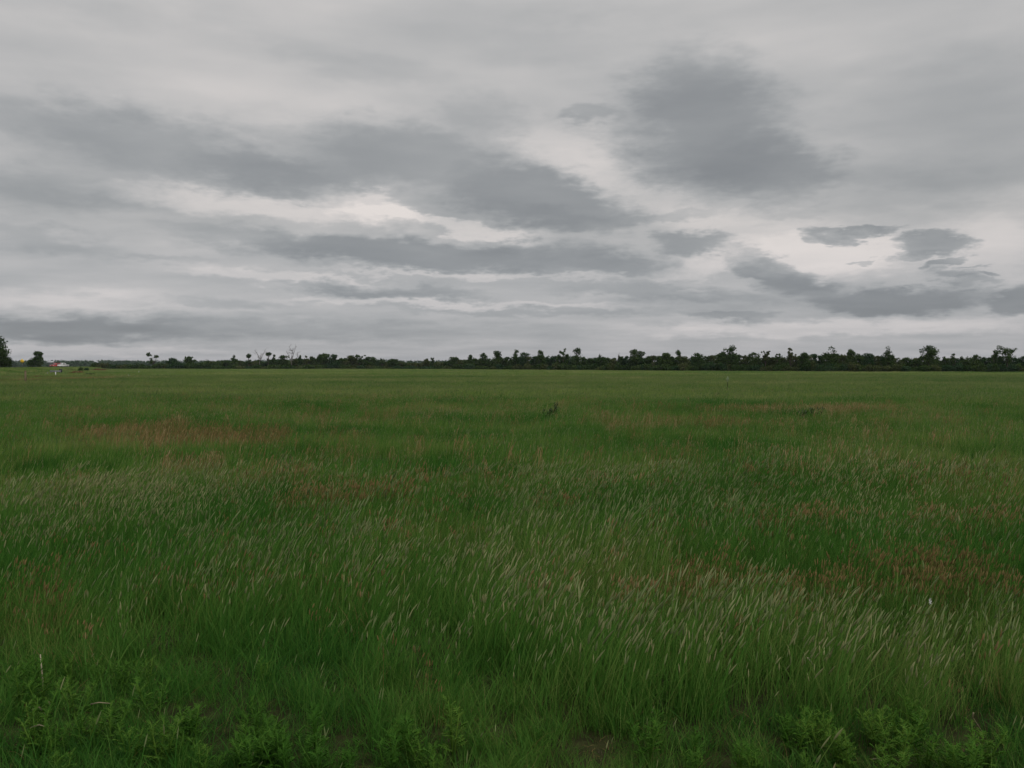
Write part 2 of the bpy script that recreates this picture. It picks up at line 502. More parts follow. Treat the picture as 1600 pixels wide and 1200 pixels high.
# ------------------------------------------------------------------ ground
def make_ground():
    k = np.linspace(-1, 1, 261)
    xs = 14 * k + 9000 * np.sign(k) * np.abs(k) ** 5.2
    j = np.linspace(0, 1, 240)
    ys = -60 + 62 * np.minimum(j / 0.06, 1) + 80 * j + 9000 * np.clip(j - .06, 0, 1) ** 3.4
    X, Y = np.meshgrid(xs, ys)
    Z = ground_z(X, Y)
    v = np.stack([X, Y, Z], -1).reshape(-1, 3)
    nx = len(xs); ny = len(ys)
    i = np.arange(nx * ny).reshape(ny, nx)
    f = np.stack([i[:-1, :-1], i[:-1, 1:], i[1:, 1:], i[1:, :-1]], -1).reshape(-1, 4)
    o = bpy.data.objects.new('ground', mesh_np('ground', v, f, [ground_mat()], smooth=True))
    COL.objects.link(o)
    tag(o, 'wide level field of soil under the grass', kind='structure')
    # the road on its bank
    pts = [RA + RD * t for t in np.linspace(-80, 560, 65)]
    def strip(name, a, b, dz, mat, parent=None):
        vs = []; fs = []
        for p in pts:
            for off in (a, b):
                q = p + RN * off
                vs.append((q[0], q[1], float(ground_z(p[0], p[1])) + dz))
        for n in range(len(pts) - 1):
            fs.append((2 * n, 2 * n + 1, 2 * n + 3, 2 * n + 2))
        mb = MB(); mb.add(vs, fs); return mb.build(name, mat, parent)
    r_ = strip('road', -3.6, 3.6, 0.06, M['asphalt'])
    tag(r_, 'two lane asphalt road on the low bank at far left', kind='structure')
    strip('edge_line', 3.2, 3.35, 0.064, M['line'], r_)
    strip('edge_line', -3.35, -3.2, 0.064, M['line'], r_)


make_ground()


# ------------------------------------------------------------------ trees
SKYLINE = [(150, 568), (335, 564.5), (400, 563.5), (430, 562.5), (470, 561), (500, 558), (545, 559), (600, 563), (640, 567), (690, 566), (715, 562), (745, 561),
           (780, 558), (830, 556), (900, 557), (930, 558), (980, 557), (1060, 555.5), (1100, 555), (1145, 552), (1190, 557), (1240, 555), (1300, 552),
           (1345, 554), (1380, 557), (1420, 560), (1480, 557.5), (1640, 557)]
BASE = [(-100, 577.3), (640, 577.6), (760, 578.2), (850, 579.0), (1060, 580.8), (1200, 581.8), (1350, 582.6), (1640, 583.2)]


def poly(tab, x):
    return float(np.interp(x, [a for a, b in tab], [b for a, b in tab]))


def tree_depth(px):
    return CAM_H * F / (poly(BASE, px) - HOR)


def leaf_cloud(lobes, n, size, r):
    """n leaf tufts spread through ellipsoid lobes (x,y,z,rx,ry,rz); denser towards the shell"""
    L_ = np.array(lobes)
    vol = L_[:, 3] * L_[:, 4] * L_[:, 5]
    vol = vol ** 0.75
    pick = r.choice(len(L_), n, p=vol / vol.sum())
    d = r.normal(size=(n, 3)); d /= np.linalg.norm(d, axis=1)[:, None]
    rad = r.random(n) ** 0.42 * (1 + 0.10 * r.normal(size=n))
    c = L_[pick, :3] + d * rad[:, None] * L_[pick, 3:]
    a = r.normal(size=(n, 3)); a /= np.linalg.norm(a, axis=1)[:, None]
    b = np.cross(a, r.normal(size=(n, 3))); b /= np.linalg.norm(b, axis=1)[:, None]
    s = size * (0.55 + 0.9 * r.random(n))[:, None]
    w = 0.62
    v = np.stack([c - a * s, c + b * s * w, c + a * s, c - b * s * w], 1).reshape(-1, 3)
    f = np.arange(4 * n).reshape(n, 4)
    return v, f


def limb(mb, p0, p1, r0, r1, r, sag=0.06, n=5, seg=4):
    p0 = Vector(p0); p1 = Vector(p1); L_ = (p1 - p0).length
    off = Vector((r.normal(), r.normal(), r.normal())) * sag * L_
    pts = [p0.lerp(p1, t) + off * math.sin(math.pi * t) for t in np.linspace(0, 1, seg)]
    mb.tube(pts, list(np.linspace(r0, r1, seg)), n)
    return pts


def make_tree(name, x, y, h, w, label, group=None, style='round', leafmat='leaf', seed=0, leaves=420, leaf=None, cat='tree', trunk_h=None):
    r = np.random.default_rng(seed)
    z0 = float(ground_z(x, y)) - 0.05
    root = empty(name, (x, y, z0), r.uniform(0, 6.28) if style not in ('twin', 'vfork') else 0.0)
    tag(root, label, cat, group)
    rx = w / 2
    leaf = leaf or max(0.10, y * 0.00062)
    lobes = []; tips = []
    if style == 'shrub':
        for k in range(7):
            a = r.uniform(0, 6.28); q = r.uniform(.2, .62) * rx
            hz = h * r.uniform(.28, .66)
            lobes.append((q * math.cos(a), q * math.sin(a), hz, rx * r.uniform(.35, .6), rx * r.uniform(.35, .6), min(hz, h * r.uniform(.22, .36))))
        lobes.append((0, 0, h * .34, rx * .85, rx * .85, h * .34))
        trunk_h = h * .3
    elif style == 'cone':
        for k in range(7):
            t = k / 6
            lobes.append((r.normal() * .05 * rx, r.normal() * .05 * rx, h * (.15 + .8 * t), rx * (1.02 - .92 * t), rx * (1.02 - .92 * t), h * .12))
        trunk_h = h * .9
    elif style == 'pom':         # a ball of leaves held up on a bare stem
        for k in range(5):
            a = r.uniform(0, 6.28); q = r.uniform(0, .5) * rx
            lobes.append((q * math.cos(a), q * math.sin(a), h * r.uniform(.76, .90), rx * r.uniform(.45, .7), rx * r.uniform(.45, .7), h * r.uniform(.06, .11)))
        trunk_h = h * .72
    elif style == 'sparse':      # a few separate tufts on limbs, sky between
        nl = 15
        for k in range(nl):
            a = 6.28 * k / nl + r.uniform(-.3, .3); q = rx * r.uniform(.25, .85)
            s = rx * r.uniform(.14, .30)
            lobes.append((q * math.cos(a), q * math.sin(a), h * r.uniform(.55, .95), s, s, s * .85))
        trunk_h = h * .5
    elif style == 'twin':
        for sx in (-1, 1):
            for k in range(4):
                s = rx * r.uniform(.16, .28)
                lobes.append((sx * rx * r.uniform(.40, .75), r.normal() * rx * .2, h * (r.uniform(.80, .95) if sx < 0 else r.uniform(.70, .84)), s, s, s * .7))
        trunk_h = h * .5
    elif style in ('dead', 'vfork'):
        trunk_h = h * .45
    else:                        # round, broad, tall
        nl = {'round': 11, 'broad': 15, 'tall': 11}[style]
        lo = {'round': .42, 'broad': .45, 'tall': .34}[style]
        for k in range(nl):
            a = r.uniform(0, 6.28); t = r.random()
            zz = h * (lo + (0.90 - lo) * t)
            prof = math.sqrt(max(0.05, 1 - ((zz / h - (lo + .22)) / (.95 - lo - .14)) ** 2)) if style != 'tall' else (1.05 - .55 * t)
            q = rx * r.uniform(.15, .66) * prof
            s = rx * r.uniform(.26, .46)
            lobes.append((q * math.cos(a), q * math.sin(a), min(zz, h - s * .75), s, s, s * r.uniform(.62, .85)))
        lobes.append((r.normal() * rx * .12, 0, h * .9, rx * .32, rx * .32, h * .095))
        lobes.append((0, 0, h * .40, rx * .80, rx * .80, h * .38))
        trunk_h = h * .45
    if style in ('sparse', 'pom', 'twin'):
        for k in range(5):
            a = r.uniform(0, 6.28); q = rx * r.uniform(.1, .5)
            lobes.append((q * math.cos(a), q * math.sin(a), h * r.uniform(.38, .62), rx * r.uniform(.2, .36), rx * r.uniform(.2, .36), h * r.uniform(.05, .10)))
    mb = MB()
    tr = max(0.06, h * .021)
    lean = Vector((r.normal() * .04 * h, r.normal() * .04 * h, 0))
    top = Vector((0, 0, trunk_h)) + lean
    if style in ('dead', 'vfork'):
        limb(mb, (0, 0, -.1), top, tr, tr * .75, r, .03, 6)
        arms = [(-.62, .97), (.75, .80), (-.1, .90), (.42, .99), (-.85, .72)] if style == 'dead' else [(-.85, .98), (.85, .96), (-.42, .80), (.55, .84), (.1, .7)]
        for (ax, az_) in arms:
            e = Vector((ax * rx, r.normal() * .3 * rx, az_ * h))
            pts = limb(mb, top - Vector((0, 0, r.uniform(0, .12) * h)), e, tr * .62, tr * .22, r, .10, 5, 5)
            for b in range(5):
                s0 = pts[r.integers(2, 5)]
                e2 = s0 + Vector((r.normal() * .30 * rx, r.normal() * .30 * rx, r.uniform(.02, .13) * h))
                q2 = limb(mb, s0, e2, tr * .26, tr * .12, r, .12, 4, 3)
                e3 = e2 + Vector((r.normal() * .18 * rx, r.normal() * .15 * rx, r.uniform(-.03, .07) * h))
                limb(mb, q2[1], e3, tr * .16, tr * .09, r, .1, 3, 3)
        mb.build('trunk', M['bark_grey'], root)
        return root
    limb(mb, (0, 0, -.1), top, tr, tr * .6, r, .03, 6)
    pick = lobes if len(lobes) <= 9 else [lobes[i] for i in r.choice(len(lobes), 8, replace=False)]
    for l in pick:
        limb(mb, top - Vector((0, 0, r.uniform(0.05, .45) * trunk_h)), l[:3], tr * .62, tr * .2, r, .06, 4)
    mb.build('trunk', M['bark'], root)
    v, f = leaf_cloud(lobes, int(leaves * 2.4), leaf * 1.3, r)
    o = bpy.data.objects.new('crown', mesh_np('crown', v, f, [M[leafmat]]))
    COL.objects.link(o); o.parent = root
    return root


# prominent trees of the skyline: px, top row, width px, style, leaf, label, extra depth factor
TREES = [
    (238, 550.5, 18, 'twin', 'leaf', 'sparse pale tree with two leafy tufts above the low wood at left', 1.02),
    (272, 559, 17, 'round', 'leaf_cool', 'small rounded dark tree just right of the two-tufted sparse tree', 1.0),
    (297, 556.5, 17, 'round', 'leaf', 'small flat-topped round tree, second right of the two-tufted sparse tree', 1.0),
    (366, 554.5, 12, 'tall', 'leaf', 'pointed narrow tree left of the bare forked tree', 1.0),
    (389, 551.5, 11, 'pom', 'leaf', 'ball-crowned tree on a bare stem just left of the bare forked tree', 1.0),
    (405, 547, 17, 'vfork', 'leaf', 'bare grey tree forking in a wide V above the tree line', 1.0),
    (419, 547, 12, 'pom', 'leaf', 'oval-crowned dark tree on a thin stem just right of the bare forked tree', 1.0),
    (428, 553, 8, 'tall', 'leaf', 'slim small tree beside the oval-crowned tree', 1.0),
    (443, 554.5, 19, 'round', 'leaf', 'low round tree left of the tall bare tree', 1.0),
    (456, 541.5, 18, 'dead', 'leaf', 'tall bare dead tree, highest on the left half of the skyline', 0.99),
    (469, 554.5, 7, 'tall', 'leaf', 'thin upright tree just right of the tall bare dead tree', 1.0),
    (483, 554.5, 12, 'sparse', 'leaf_warm', 'small brownish thin-leaved tree right of the tall bare dead tree', 1.0),
    (504, 551.5, 24, 'broad', 'leaf', 'broad dark tree with a bumpy top at the left rise of the tree line', 1.0),
    (521, 553, 18, 'round', 'leaf_cool', 'round dark tree touching the right side of the bumpy-topped broad tree', 1.0),
    (549, 554.5, 26, 'broad', 'leaf_warm', 'broad pale green tree left of the thin see-through tree', 1.0),
    (563, 553, 16, 'sparse', 'leaf', 'thin see-through tree with sky showing between its tufts, left of centre', 1.0),
    (578, 557, 20, 'round', 'leaf', 'dark round tree just right of the thin see-through tree', 1.0),
    (597, 559.5, 9, 'sparse', 'leaf', 'tiny tufted tree in the dip left of centre', 1.0),
    (615, 560, 20, 'round', 'leaf', 'low rounded tree at the left end of the central dip', 1.0),
    (666, 560, 13, 'round', 'leaf_warm', 'small pale rounded tree in the middle of the central dip', 1.0),
    (676, 558.5, 6, 'sparse', 'leaf', 'tiny leaning tree sticking up in the central dip', 1.0),
    (707, 557.5, 20, 'round', 'leaf', 'rounded tree at the right end of the central dip', 1.0),
    (735, 553.5, 13, 'tall', 'leaf', 'narrow crowned tree, leftmost of the three tall ones left of centre rise', 1.0),
    (755, 550.5, 16, 'round', 'leaf', 'round crowned tree, middle of the three tall ones left of centre rise', 1.0),
    (777, 547.5, 17, 'tall', 'leaf', 'tallest of the three trees left of centre rise', 1.0),
    (806, 545.5, 13, 'tall', 'leaf', 'steep dark tree at the start of the central rise', 1.0),
    (820, 549.5, 18, 'round', 'leaf_cool', 'rounded tree right of the steep dark tree at the central rise', 1.0),
    (845, 545.5, 17, 'tall', 'leaf', 'pointed dark tree left of the lacy tree at the centre', 1.0),
    (880, 544, 19, 'sparse', 'leaf', 'lacy open-crowned tree with sky showing through at the centre', 1.0),
    (902, 542.5, 18, 'tall', 'leaf', 'tall dark round-headed tree beside the lacy tree at the centre', 1.0),
    (937, 553, 12, 'round', 'leaf', 'small tree in the dip right of the tall round-headed tree', 1.0),
    (967, 550.5, 9, 'cone', 'leaf_cool', 'small pointed conifer in the middle of the tree line', 1.0),
    (994, 545, 26, 'broad', 'leaf', 'wide flat-topped tree right of the small pointed conifer', 1.0),
    (1040, 550.5, 26, 'broad', 'leaf', 'broad low-domed tree between the flat-topped and the knobbed tree', 1.0),
    (1061, 544.5, 10, 'pom', 'leaf', 'tree with a small dark knob of leaves right of centre', 1.0),
    (1092, 551, 22, 'round', 'leaf', 'low round tree left of the highest tree on the right', 1.0),
    (1130, 548, 22, 'broad', 'leaf', 'dark shoulder tree on the left of the highest tree on the right', 1.0),
    (1143, 538.5, 30, 'tall', 'leaf', 'highest dark tree right of centre with a small tuft on top', 1.0),
    (1178, 549.5, 20, 'round', 'leaf', 'round tree right of the highest tree with a tuft on top', 1.0),
    (1196, 546.5, 15, 'sparse', 'leaf_warm', 'brownish thin tree with spread twigs, left of two', 1.0),
    (1216, 552, 12, 'sparse', 'leaf', 'pair-tufted small tree between the two brownish thin trees', 1.0),
    (1235, 542.5, 16, 'sparse', 'leaf_warm', 'brownish thin tree with spread twigs, right of two', 1.0),
    (1256, 549.5, 22, 'broad', 'leaf', 'domed tree right of the two brownish thin trees', 1.0),
    (1298, 540, 26, 'round', 'leaf', 'tall bushy tree with an arching crown on the right', 1.0),
    (1330, 544.5, 20, 'broad', 'leaf', 'square-headed tree right of the tall arching one', 1.0),
    (1356, 550.5, 22, 'round', 'leaf_cool', 'low domed dark tree right of the square-headed tree', 1.0),
    (1387, 540, 20, 'tall', 'leaf', 'upright open tree left of the deep notch at right', 1.0),
    (1451, 539.5, 35, 'broad', 'leaf', 'large broad oak-like tree right of the deep notch', 1.0),
    (1488, 552, 9, 'sparse', 'leaf', 'tiny tuft-topped tree right of the large broad tree', 1.0),
    (1526, 553.5, 16, 'round', 'leaf', 'low round tree left of the split-crowned tree at right edge', 1.0),
    (1555, 544.5, 13, 'tall', 'leaf', 'small crown just left of the split-crowned tree near right edge', 1.0),
    (1572, 539.5, 32, 'sparse', 'leaf', 'tall split-crowned tree with open tufts near the right edge', 1.0),
]
for i, (px, top, wpx, style, lm, label, df) in enumerate(TREES):
    Y = tree_depth(px) * df + 3.0
    h = z_at(top, Y)
    w = wpx / F * Y * (1.25 if style in ('tall', 'round') else 1.1)
    n = {'broad': 900, 'round': 620, 'tall': 620, 'sparse': 400, 'twin': 230, 'pom': 300, 'cone': 380}.get(style, 300)
    n = int(n * max(0.6, min(1.6, wpx / 18)))
    nm = {'sparse': 'open_tree', 'dead': 'dead_tree', 'vfork': 'dead_tree', 'cone': 'conifer_tree', 'pom': 'slender_tree', 'twin': 'open_tree'}.get(style, 'leafy_tree')
    make_tree(nm, at(px, Y), Y, h, w, label, 'trees along the far side of the field', style, lm, 100 + i, n)

SHORT = ['two-tufted sparse tree', 'first round tree right of it', 'flat-topped small round tree', 'pointed narrow tree at left', 'ball-crowned tree', 'bare forked tree',
         'oval-crowned tree', 'slim tree by the oval crown', 'low round tree at left', 'tall bare dead tree', 'thin upright tree', 'small brownish tree at left', 'bumpy-topped broad tree',
         'round tree by the bumpy top', 'broad pale green tree', 'see-through tree', 'dark round tree by the see-through one', 'tiny tufted tree', 'tree at the dip\'s left end', 'pale tree in the central dip',
         'tiny leaning tree', 'tree at the dip\'s right end', 'narrow tree of the tall three', 'middle tree of the tall three', 'tallest tree of the three', 'steep dark tree',
         'rounded tree by the steep one', 'pointed dark tree', 'lacy open tree', 'tall round-headed tree', 'small tree in the shallow dip', 'pointed conifer', 'wide flat-topped tree', 'low-domed tree',
         'knob-topped tree', 'low round tree right of the knob', 'dark shoulder tree', 'highest tuft-topped tree', 'round tree by the highest one', 'left brownish thin tree', 'pair-tufted small tree',
         'right brownish thin tree', 'domed tree at right', 'tall arching tree', 'square-headed tree', 'low domed dark tree', 'upright open tree by the notch', 'large broad oak-like tree',
         'tiny tuft-topped tree', 'low round tree at right', 'small crown near the right edge', 'split-crowned tree']
SHORT[1] = 'small rounded tree at far left'
ORD = ['nearest', 'second', 'third', 'fourth', 'fifth', 'sixth', 'seventh', 'eighth', 'ninth', 'tenth', 'eleventh', 'twelfth']
FILL = []


def label_fill():
    """say which filler it is by the outstanding tree it stands nearest to"""
    slots = {}
    for (px, what, root) in FILL:
        k = min(range(len(TREES)), key=lambda q: abs(TREES[q][0] - px))
        side = 'left' if px < TREES[k][0] else 'right'
        slots.setdefault((what, k, side), []).append((abs(px - TREES[k][0]), root))
    for (what, k, side), lst in slots.items():
        for n, (_, root) in enumerate(sorted(lst, key=lambda t: t[0])):
            root['label'] = '%s, %s on the %s of the %s' % (what, ORD[min(n, 11)], side, SHORT[k])


# the trees and shrubs packed between and below them
px = 322.0; k = 0
while px < 1640:
    Y = tree_depth(px) + random.uniform(3, 14)
    top = poly(SKYLINE, px) + random.uniform(-1.6, 1.6)
    wpx = random.uniform(15, 27)
    root = make_tree('leafy_tree', at(px, Y), Y, z_at(top, Y), wpx / F * Y, 'plain green tree in the tree line',
                     'plain trees packed in the tree line', random.choice(['round', 'round', 'broad', 'tall']),
                     random.choice(['leaf', 'leaf', 'leaf_cool', 'leaf_warm']), 400 + k, 640)
    FILL.append((px, 'plain green tree', root))
    px += wpx * random.uniform(.36, .58); k += 1
px = 150.0; k = 0
while px < 1640:
    Y = tree_depth(px) - random.uniform(-1, 2)
    b, s_ = poly(BASE, px), poly(SKYLINE, px)
    top = b - (b - s_) * random.uniform(.38, .72)
    if px < 330: top = s_ + random.uniform(-1.5, 2.0)
    wpx = random.uniform(13, 24)
    root = make_tree('shrub', at(px, Y), Y, z_at(top, Y), wpx / F * Y, 'low shrub at the foot of the tree line',
                     'shrubs at the foot of the tree line', 'shrub', random.choice(['leaf', 'leaf', 'leaf_warm', 'leaf_cool']), 700 + k, 300, cat='shrub')
    FILL.append((px, 'low shrub', root))
    px += wpx * random.uniform(.38, .60); k += 1
label_fill()

# near trees by the road on the left
make_tree('leafy_tree', at(-14, 185), 185, z_at(520, 185), 66 / F * 185, 'large dark green tree cut by the left edge of the picture',
          None, 'tall', 'leaf', 31, 2600, 0.16)
make_tree('leafy_tree', at(8, 190), 190, z_at(556, 190), 26 / F * 190, 'lower dark tree under the large tree at left edge',
          None, 'shrub', 'leaf', 32, 900, 0.14)
make_tree('leafy_tree', at(60, 330), 330, z_at(552, 330), 19 / F * 330, 'round headed dark tree beside the road, left of the red vehicle',
          None, 'round', 'leaf', 33, 900, 0.22)
make_tree('shrub', at(49, 330), 330, z_at(563, 330), 17 / F * 330, 'lower dark bush hugging the left side of the roadside round tree', None, 'shrub', 'leaf', 34, 420, cat='shrub')
for i, (px, top, w, Y, lm, lab) in enumerate([
        (126, 573, 10, 230, 'leaf', 'small green bush above the reddish brush near the road'),
        (135, 573.5, 8, 235, 'leaf_cool', 'small dark bush right of the small green bush near the road'),
        (121, 577.5, 26, 150, 'leaf_red', 'reddish brown dry brush near the pale roadside posts'),
        (141, 582.5, 22, 135, 'weed_dark', 'dark flat brush right of the reddish brown brush'),
        (68, 586.5, 34, 100, 'leaf_red', 'low brown brush left of the pale roadside posts'),
        (155, 575, 22, 250, 'leaf_red', 'brownish brush at the left end of the tree line'),
        (105, 576, 26, 240, 'leaf_warm', 'pale olive brush right of the white vehicle')]):
    zg = float(ground_z(at(px, Y), Y))
    make_tree('shrub', at(px, Y), Y, max(.35, z_at(top, Y) - zg), w / F * Y, lab, None, 'shrub', lm, 60 + i, 420, 0.09, cat='shrub')


# the wooded rise far behind: one mass
def far_woods():
    r = np.random.default_rng(5)
    lobes = []
    for row, Y in enumerate((1150, 1260, 1400)):
        for px in np.arange(-140, 1800, 7.0):
            topy = 562.8 + 1.1 * fbm(px / 60.0, 0.0, 4 + row, 3) + (0 if px < 720 else 2.0) - row * .1 + (3 if px < 20 else 0)
            h = z_at(float(topy), Y)
            x = at(px, Y) + r.normal() * 2
            lobes.append((x, Y + r.normal() * 15, h * .5, 6.2, 6.2, h * .5 * r.uniform(.92, 1.06)))
            if row == 0: lobes.append((x, Y - 5, 1.6, 7.5, 6.0, 3.2))
    v, f = leaf_cloud(lobes, 90000, 1.25, r)
    o = bpy.data.objects.new('distant_woods', mesh_np('distant_woods', v, f, [M['leaf_cool']]))
    COL.objects.link(o)
    tag(o, 'distant wooded rise fading blue behind the tree line', 'woods', kind='stuff')


far_woods()


# ------------------------------------------------------------------ roadside things at far left
def disc_tube(mb, c, rad, x0, x1, n=14, mi=0):
    mb.prism([(c[0] + rad * math.cos(2 * math.pi * k / n), c[1] + rad * math.sin(2 * math.pi * k / n)) for k in range(n)], x0, x1, mi)


def make_vehicle(name, px, Y, paint, label, kind, heading):
    z = float(ground_z(at(px, Y), Y)) + 0.06
    root = empty(name, (at(px, Y), Y, z), heading)
    tag(root, label, 'car' if kind == 'suv' else 'pickup')
    W = 0.92
    # local: y forward (front at -y, towards the camera), x sideways
    body = MB()
    if kind == 'suv':
        body.prism([(-2.25, .42), (-2.32, .62), (-2.25, .92), (-1.25, 1.06), (1.95, 1.08), (2.25, .95), (2.3, .5), (2.2, .36), (-2.1, .34)], -W, W)
        roof = [(-1.2, 1.05), (-.45, 1.62), (-.2, 1.70), (1.55, 1.70), (1.85, 1.6), (2.1, 1.07)]
    else:
        body.prism([(-2.6, .46), (-2.66, .7), (-2.58, 1.02), (-1.25, 1.12), (2.6, 1.12), (2.66, .9), (2.62, .5), (2.5, .42), (-2.4, .40)], -W, W)
        roof = [(-1.2, 1.11), (-.5, 1.70), (-.25, 1.78), (.75, 1.78), (.95, 1.7), (1.1, 1.11)]
    bo = body.build('body', paint, root)
    cabin = MB()
    n = len(roof); inn = .80
    vs = [((-W + .03) if zz < 1.2 else -inn + .06, yy, zz) for yy, zz in roof] + [((W - .03) if zz < 1.2 else inn - .06, yy, zz) for yy, zz in roof]
    cabin.add(vs, [(i, (i + 1) % n, n + (i + 1) % n, n + i) for i in range(n)] + [tuple(range(n))[::-1], tuple(range(n, 2 * n))])
    cabin.build('cabin', paint, root)
    ws = MB()
    (ya, za), (yb, zb) = roof[0], roof[1]
    ws.add([(-W + .14, ya - .012 + .06, za + .07), (W - .14, ya - .012 + .06, za + .07), (inn - .12, yb - .03, zb - .03), (-inn + .12, yb - .03, zb - .03)], [(0, 1, 2, 3)])
    ws.build('windscreen', M['glass'], root)
    (ya, za), (yb, zb) = roof[-1], roof[-2]
    rw = MB()
    rw.add([(-W + .16, ya + .015 - .04, za + .08), (inn - .12 + .1, ya + .015 - .04, za + .08), (inn - .14, yb + .02, zb - .05), (-inn + .14, yb + .02, zb - .05)], [(3, 2, 1, 0)])
    rw.build('rear_window', M['glass'], root)
    for s in (-1, 1):
        sw = MB()
        y0, y1 = roof[0][0] + .35, roof[-1][0] - .3
        sw.add([(s * (W - .02), y0, 1.17), (s * (W - .02), y1, 1.17), (s * (inn - .045), y1 - .12, roof[2][1] - .12), (s * (inn - .045), y0 + .45, roof[2][1] - .12)], [(0, 1, 2, 3)])
        sw.build('side_window', M['glass'], root)
        hl = MB(); hl.box(s * .62 - .16, s * .62 + .16, body.v[2][1] - .06, body.v[2][1] + .05, .72, .90)
        hl.build('headlight', M['lamp'], root)
        tl = MB(); yb_ = 2.24 if kind == 'suv' else 2.6
        tl.box(s * .78 - .09, s * .78 + .09, yb_ - .05, yb_ + .07, .72, 1.0); tl.build('tail_light', M['tail'], root)
        mi = MB(); mi.box(s * (W + .02), s * (W + .2), -.95, -.86, 1.08, 1.24); mi.build('mirror', M['black'], root)
        for yy in ((-1.4, 1.4) if kind == 'suv' else (-1.65, 1.65)):
            t = MB(); disc_tube(t, (yy, .35), .35, s * (W - .2), s * (W + .015)); wl = t.build('wheel', M['tyre'], root)
            ri = MB(); disc_tube(ri, (yy, .35), .21, s * (W + .0), s * (W + .03)); ri.build('rim', M['steel'], wl)
    g = MB(); g.box(-.42, .42, body.v[2][1] - .055, body.v[2][1] + .05, .58, .86); g.build('grille', M['black'], root)
    bp = MB(); bp.box(-W + .03, W - .03, body.v[1][1] - .07, body.v[1][1] + .08, .40, .56); bp.build('bumper', M['black'], root)
    if kind != 'suv':
        bed = MB(); bed.box(-.76, .76, 1.25, 2.5, 1.122, 1.135); bed.build('bed_floor', M['black'], root)
    return root


HEAD = math.atan2(-RD[0], RD[1])
make_vehicle('parked_car', 87.5, 310, M['red'], 'red car on the road bank at far left', 'suv', HEAD - .55)
make_vehicle('pickup_truck', 97.5, 312, M['white'], 'white pickup just right of the red car on the road bank', 'pickup', HEAD - .6)


def make_sign(px, Y, topy):
    z = float(ground_z(at(px, Y), Y)); zt = z_at(topy, Y)
    root = empty('warning_sign', (at(px, Y), Y, z)); tag(root, 'yellow diamond warning sign on a thin post beside the road', 'sign')
    s = 0.92
    p = MB(); p.box(-.03, .03, -.03, .03, -.3, zt - z - .1); p.build('post', M['steel'], root)
    zc = zt - z - s * .71
    pl = MB(); q = s * .71
    pl.add([(0, -.045, zc - q), (q, -.045, zc), (0, -.045, zc + q), (-q, -.045, zc), (0, -.034, zc - q), (q, -.034, zc), (0, -.034, zc + q), (-q, -.034, zc)],
           [(0, 1, 2, 3), (7, 6, 5, 4), (0, 4, 5, 1), (1, 5, 6, 2), (2, 6, 7, 3), (3, 7, 4, 0)])
    pl.build('sign_plate', M['yellow'], root)


make_sign(35, 215, 560.5)


def post(name, px, basey, topy, rad, mat, label, cat, cap=None, lean=0.0):
    x, y = gp(px, basey, 0.0)
    z = float(ground_z(x, y)); h = z_at(topy, y) - z
    root = empty(name, (x, y, z)); tag(root, label, cat)
    b = MB(); b.tube([(0, 0, -.3), (lean * .5, 0, h * .5), (lean, 0, h)], [rad, rad * .97, rad * .94], 8); b.build('shaft', mat, root)
    if cap:
        c = MB(); c.tube([(lean, 0, h + .001), (lean, 0, h + rad * .8)], [rad * 1.25, rad * .5], 8); c.build('cap', cap, root)
    return root


post('delineator_post', 87, 588, 581.5, .06, M['white'], 'short white post, taller of the two beside the guardrail', 'post', M['white'])
post('delineator_post', 74.5, 587, 582, .06, M['steel'], 'short grey post, left of the white one beside the guardrail', 'post', M['steel'])
post('stake', 201, 591, 585.5, .022, M['white'], 'thin pale stake in the grass at the left end of the field', 'stake', M['white'])
post('stake', 217, 584, 579.5, .025, M['white'], 'smaller pale stake farther off, right of the other pale stake', 'stake', M['white'])
fp = post('fence_post', 40, 601, 580, .085, M['wood'], 'weathered wooden fence post in grass at far left below the yellow sign', 'fence post', M['wood'])
# utility pedestal
x, y = at(95, 165), 165.0; z = float(ground_z(x, y))
up = empty('utility_pedestal', (x, y, z)); tag(up, 'dark upright utility box beside the guardrail', 'utility box')
b = MB(); b.prism([(-.2, -.2), (.2, -.2), (.2, .95), (.12, 1.05), (-.12, 1.05), (-.2, .95)], -.22, .22); b.build('cabinet', M['dark_box'], up)
b = MB(); b.box(-.18, .18, -.215, -.203, .1, .85); dd = b.build('door', M['black'], up)
b = MB(); b.box(.10, .13, -.235, -.216, .45, .55); b.build('handle', M['steel'], dd)
# guardrail
x, y = at(87, 160), 160.0; z = float(ground_z(x, y))
gr = empty('guardrail', (x, y, z), R(8)); tag(gr, 'short grey steel guardrail over the ditch beside the road', 'guardrail')
b = MB(); prof = [(-.02, .45), (-.06, .50), (-.02, .56), (-.02, .62), (-.06, .68), (-.02, .74), (0, .74), (0, .45)]
b.prism(prof, -1.1, 1.0); b.build('rail', M['steel'], gr)
for xx in (-.95, -.05, .85):
    b = MB(); b.box(xx - .05, xx + .05, 0.002, .12, -.3, .78); b.build('post', M['steel'], gr)
# far farm shed
x, y = at(81, 900), 900.0; z = float(ground_z(x, y))
sh = empty('farm_shed', (x, y, z)); tag(sh, 'far pale-roofed farm shed among the distant woods above the red car', 'shed')
zt = z_at(564.6, 900) - z
b = MB(); b.box(-2.0, 2.0, -3, 3, -.2, zt - 1.0); b.build('wall', M['wall'], sh)
b = MB(); b.add([(-2.3, -3.3, zt - .95), (2.3, -3.3, zt - .95), (2.3, 0, zt), (-2.3, 0, zt), (2.3, 3.3, zt - .95), (-2.3, 3.3, zt - .95),
                 (-2.3, -3.3, zt - 1.05), (2.3, -3.3, zt - 1.05), (2.3, 3.3, zt - 1.05), (-2.3, 3.3, zt - 1.05)],
                [(0, 1, 2, 3), (3, 2, 4, 5), (6, 7, 1, 0), (8, 9, 5, 4), (7, 8, 4, 2, 1), (9, 6, 0, 3, 5), (9, 8, 7, 6)])
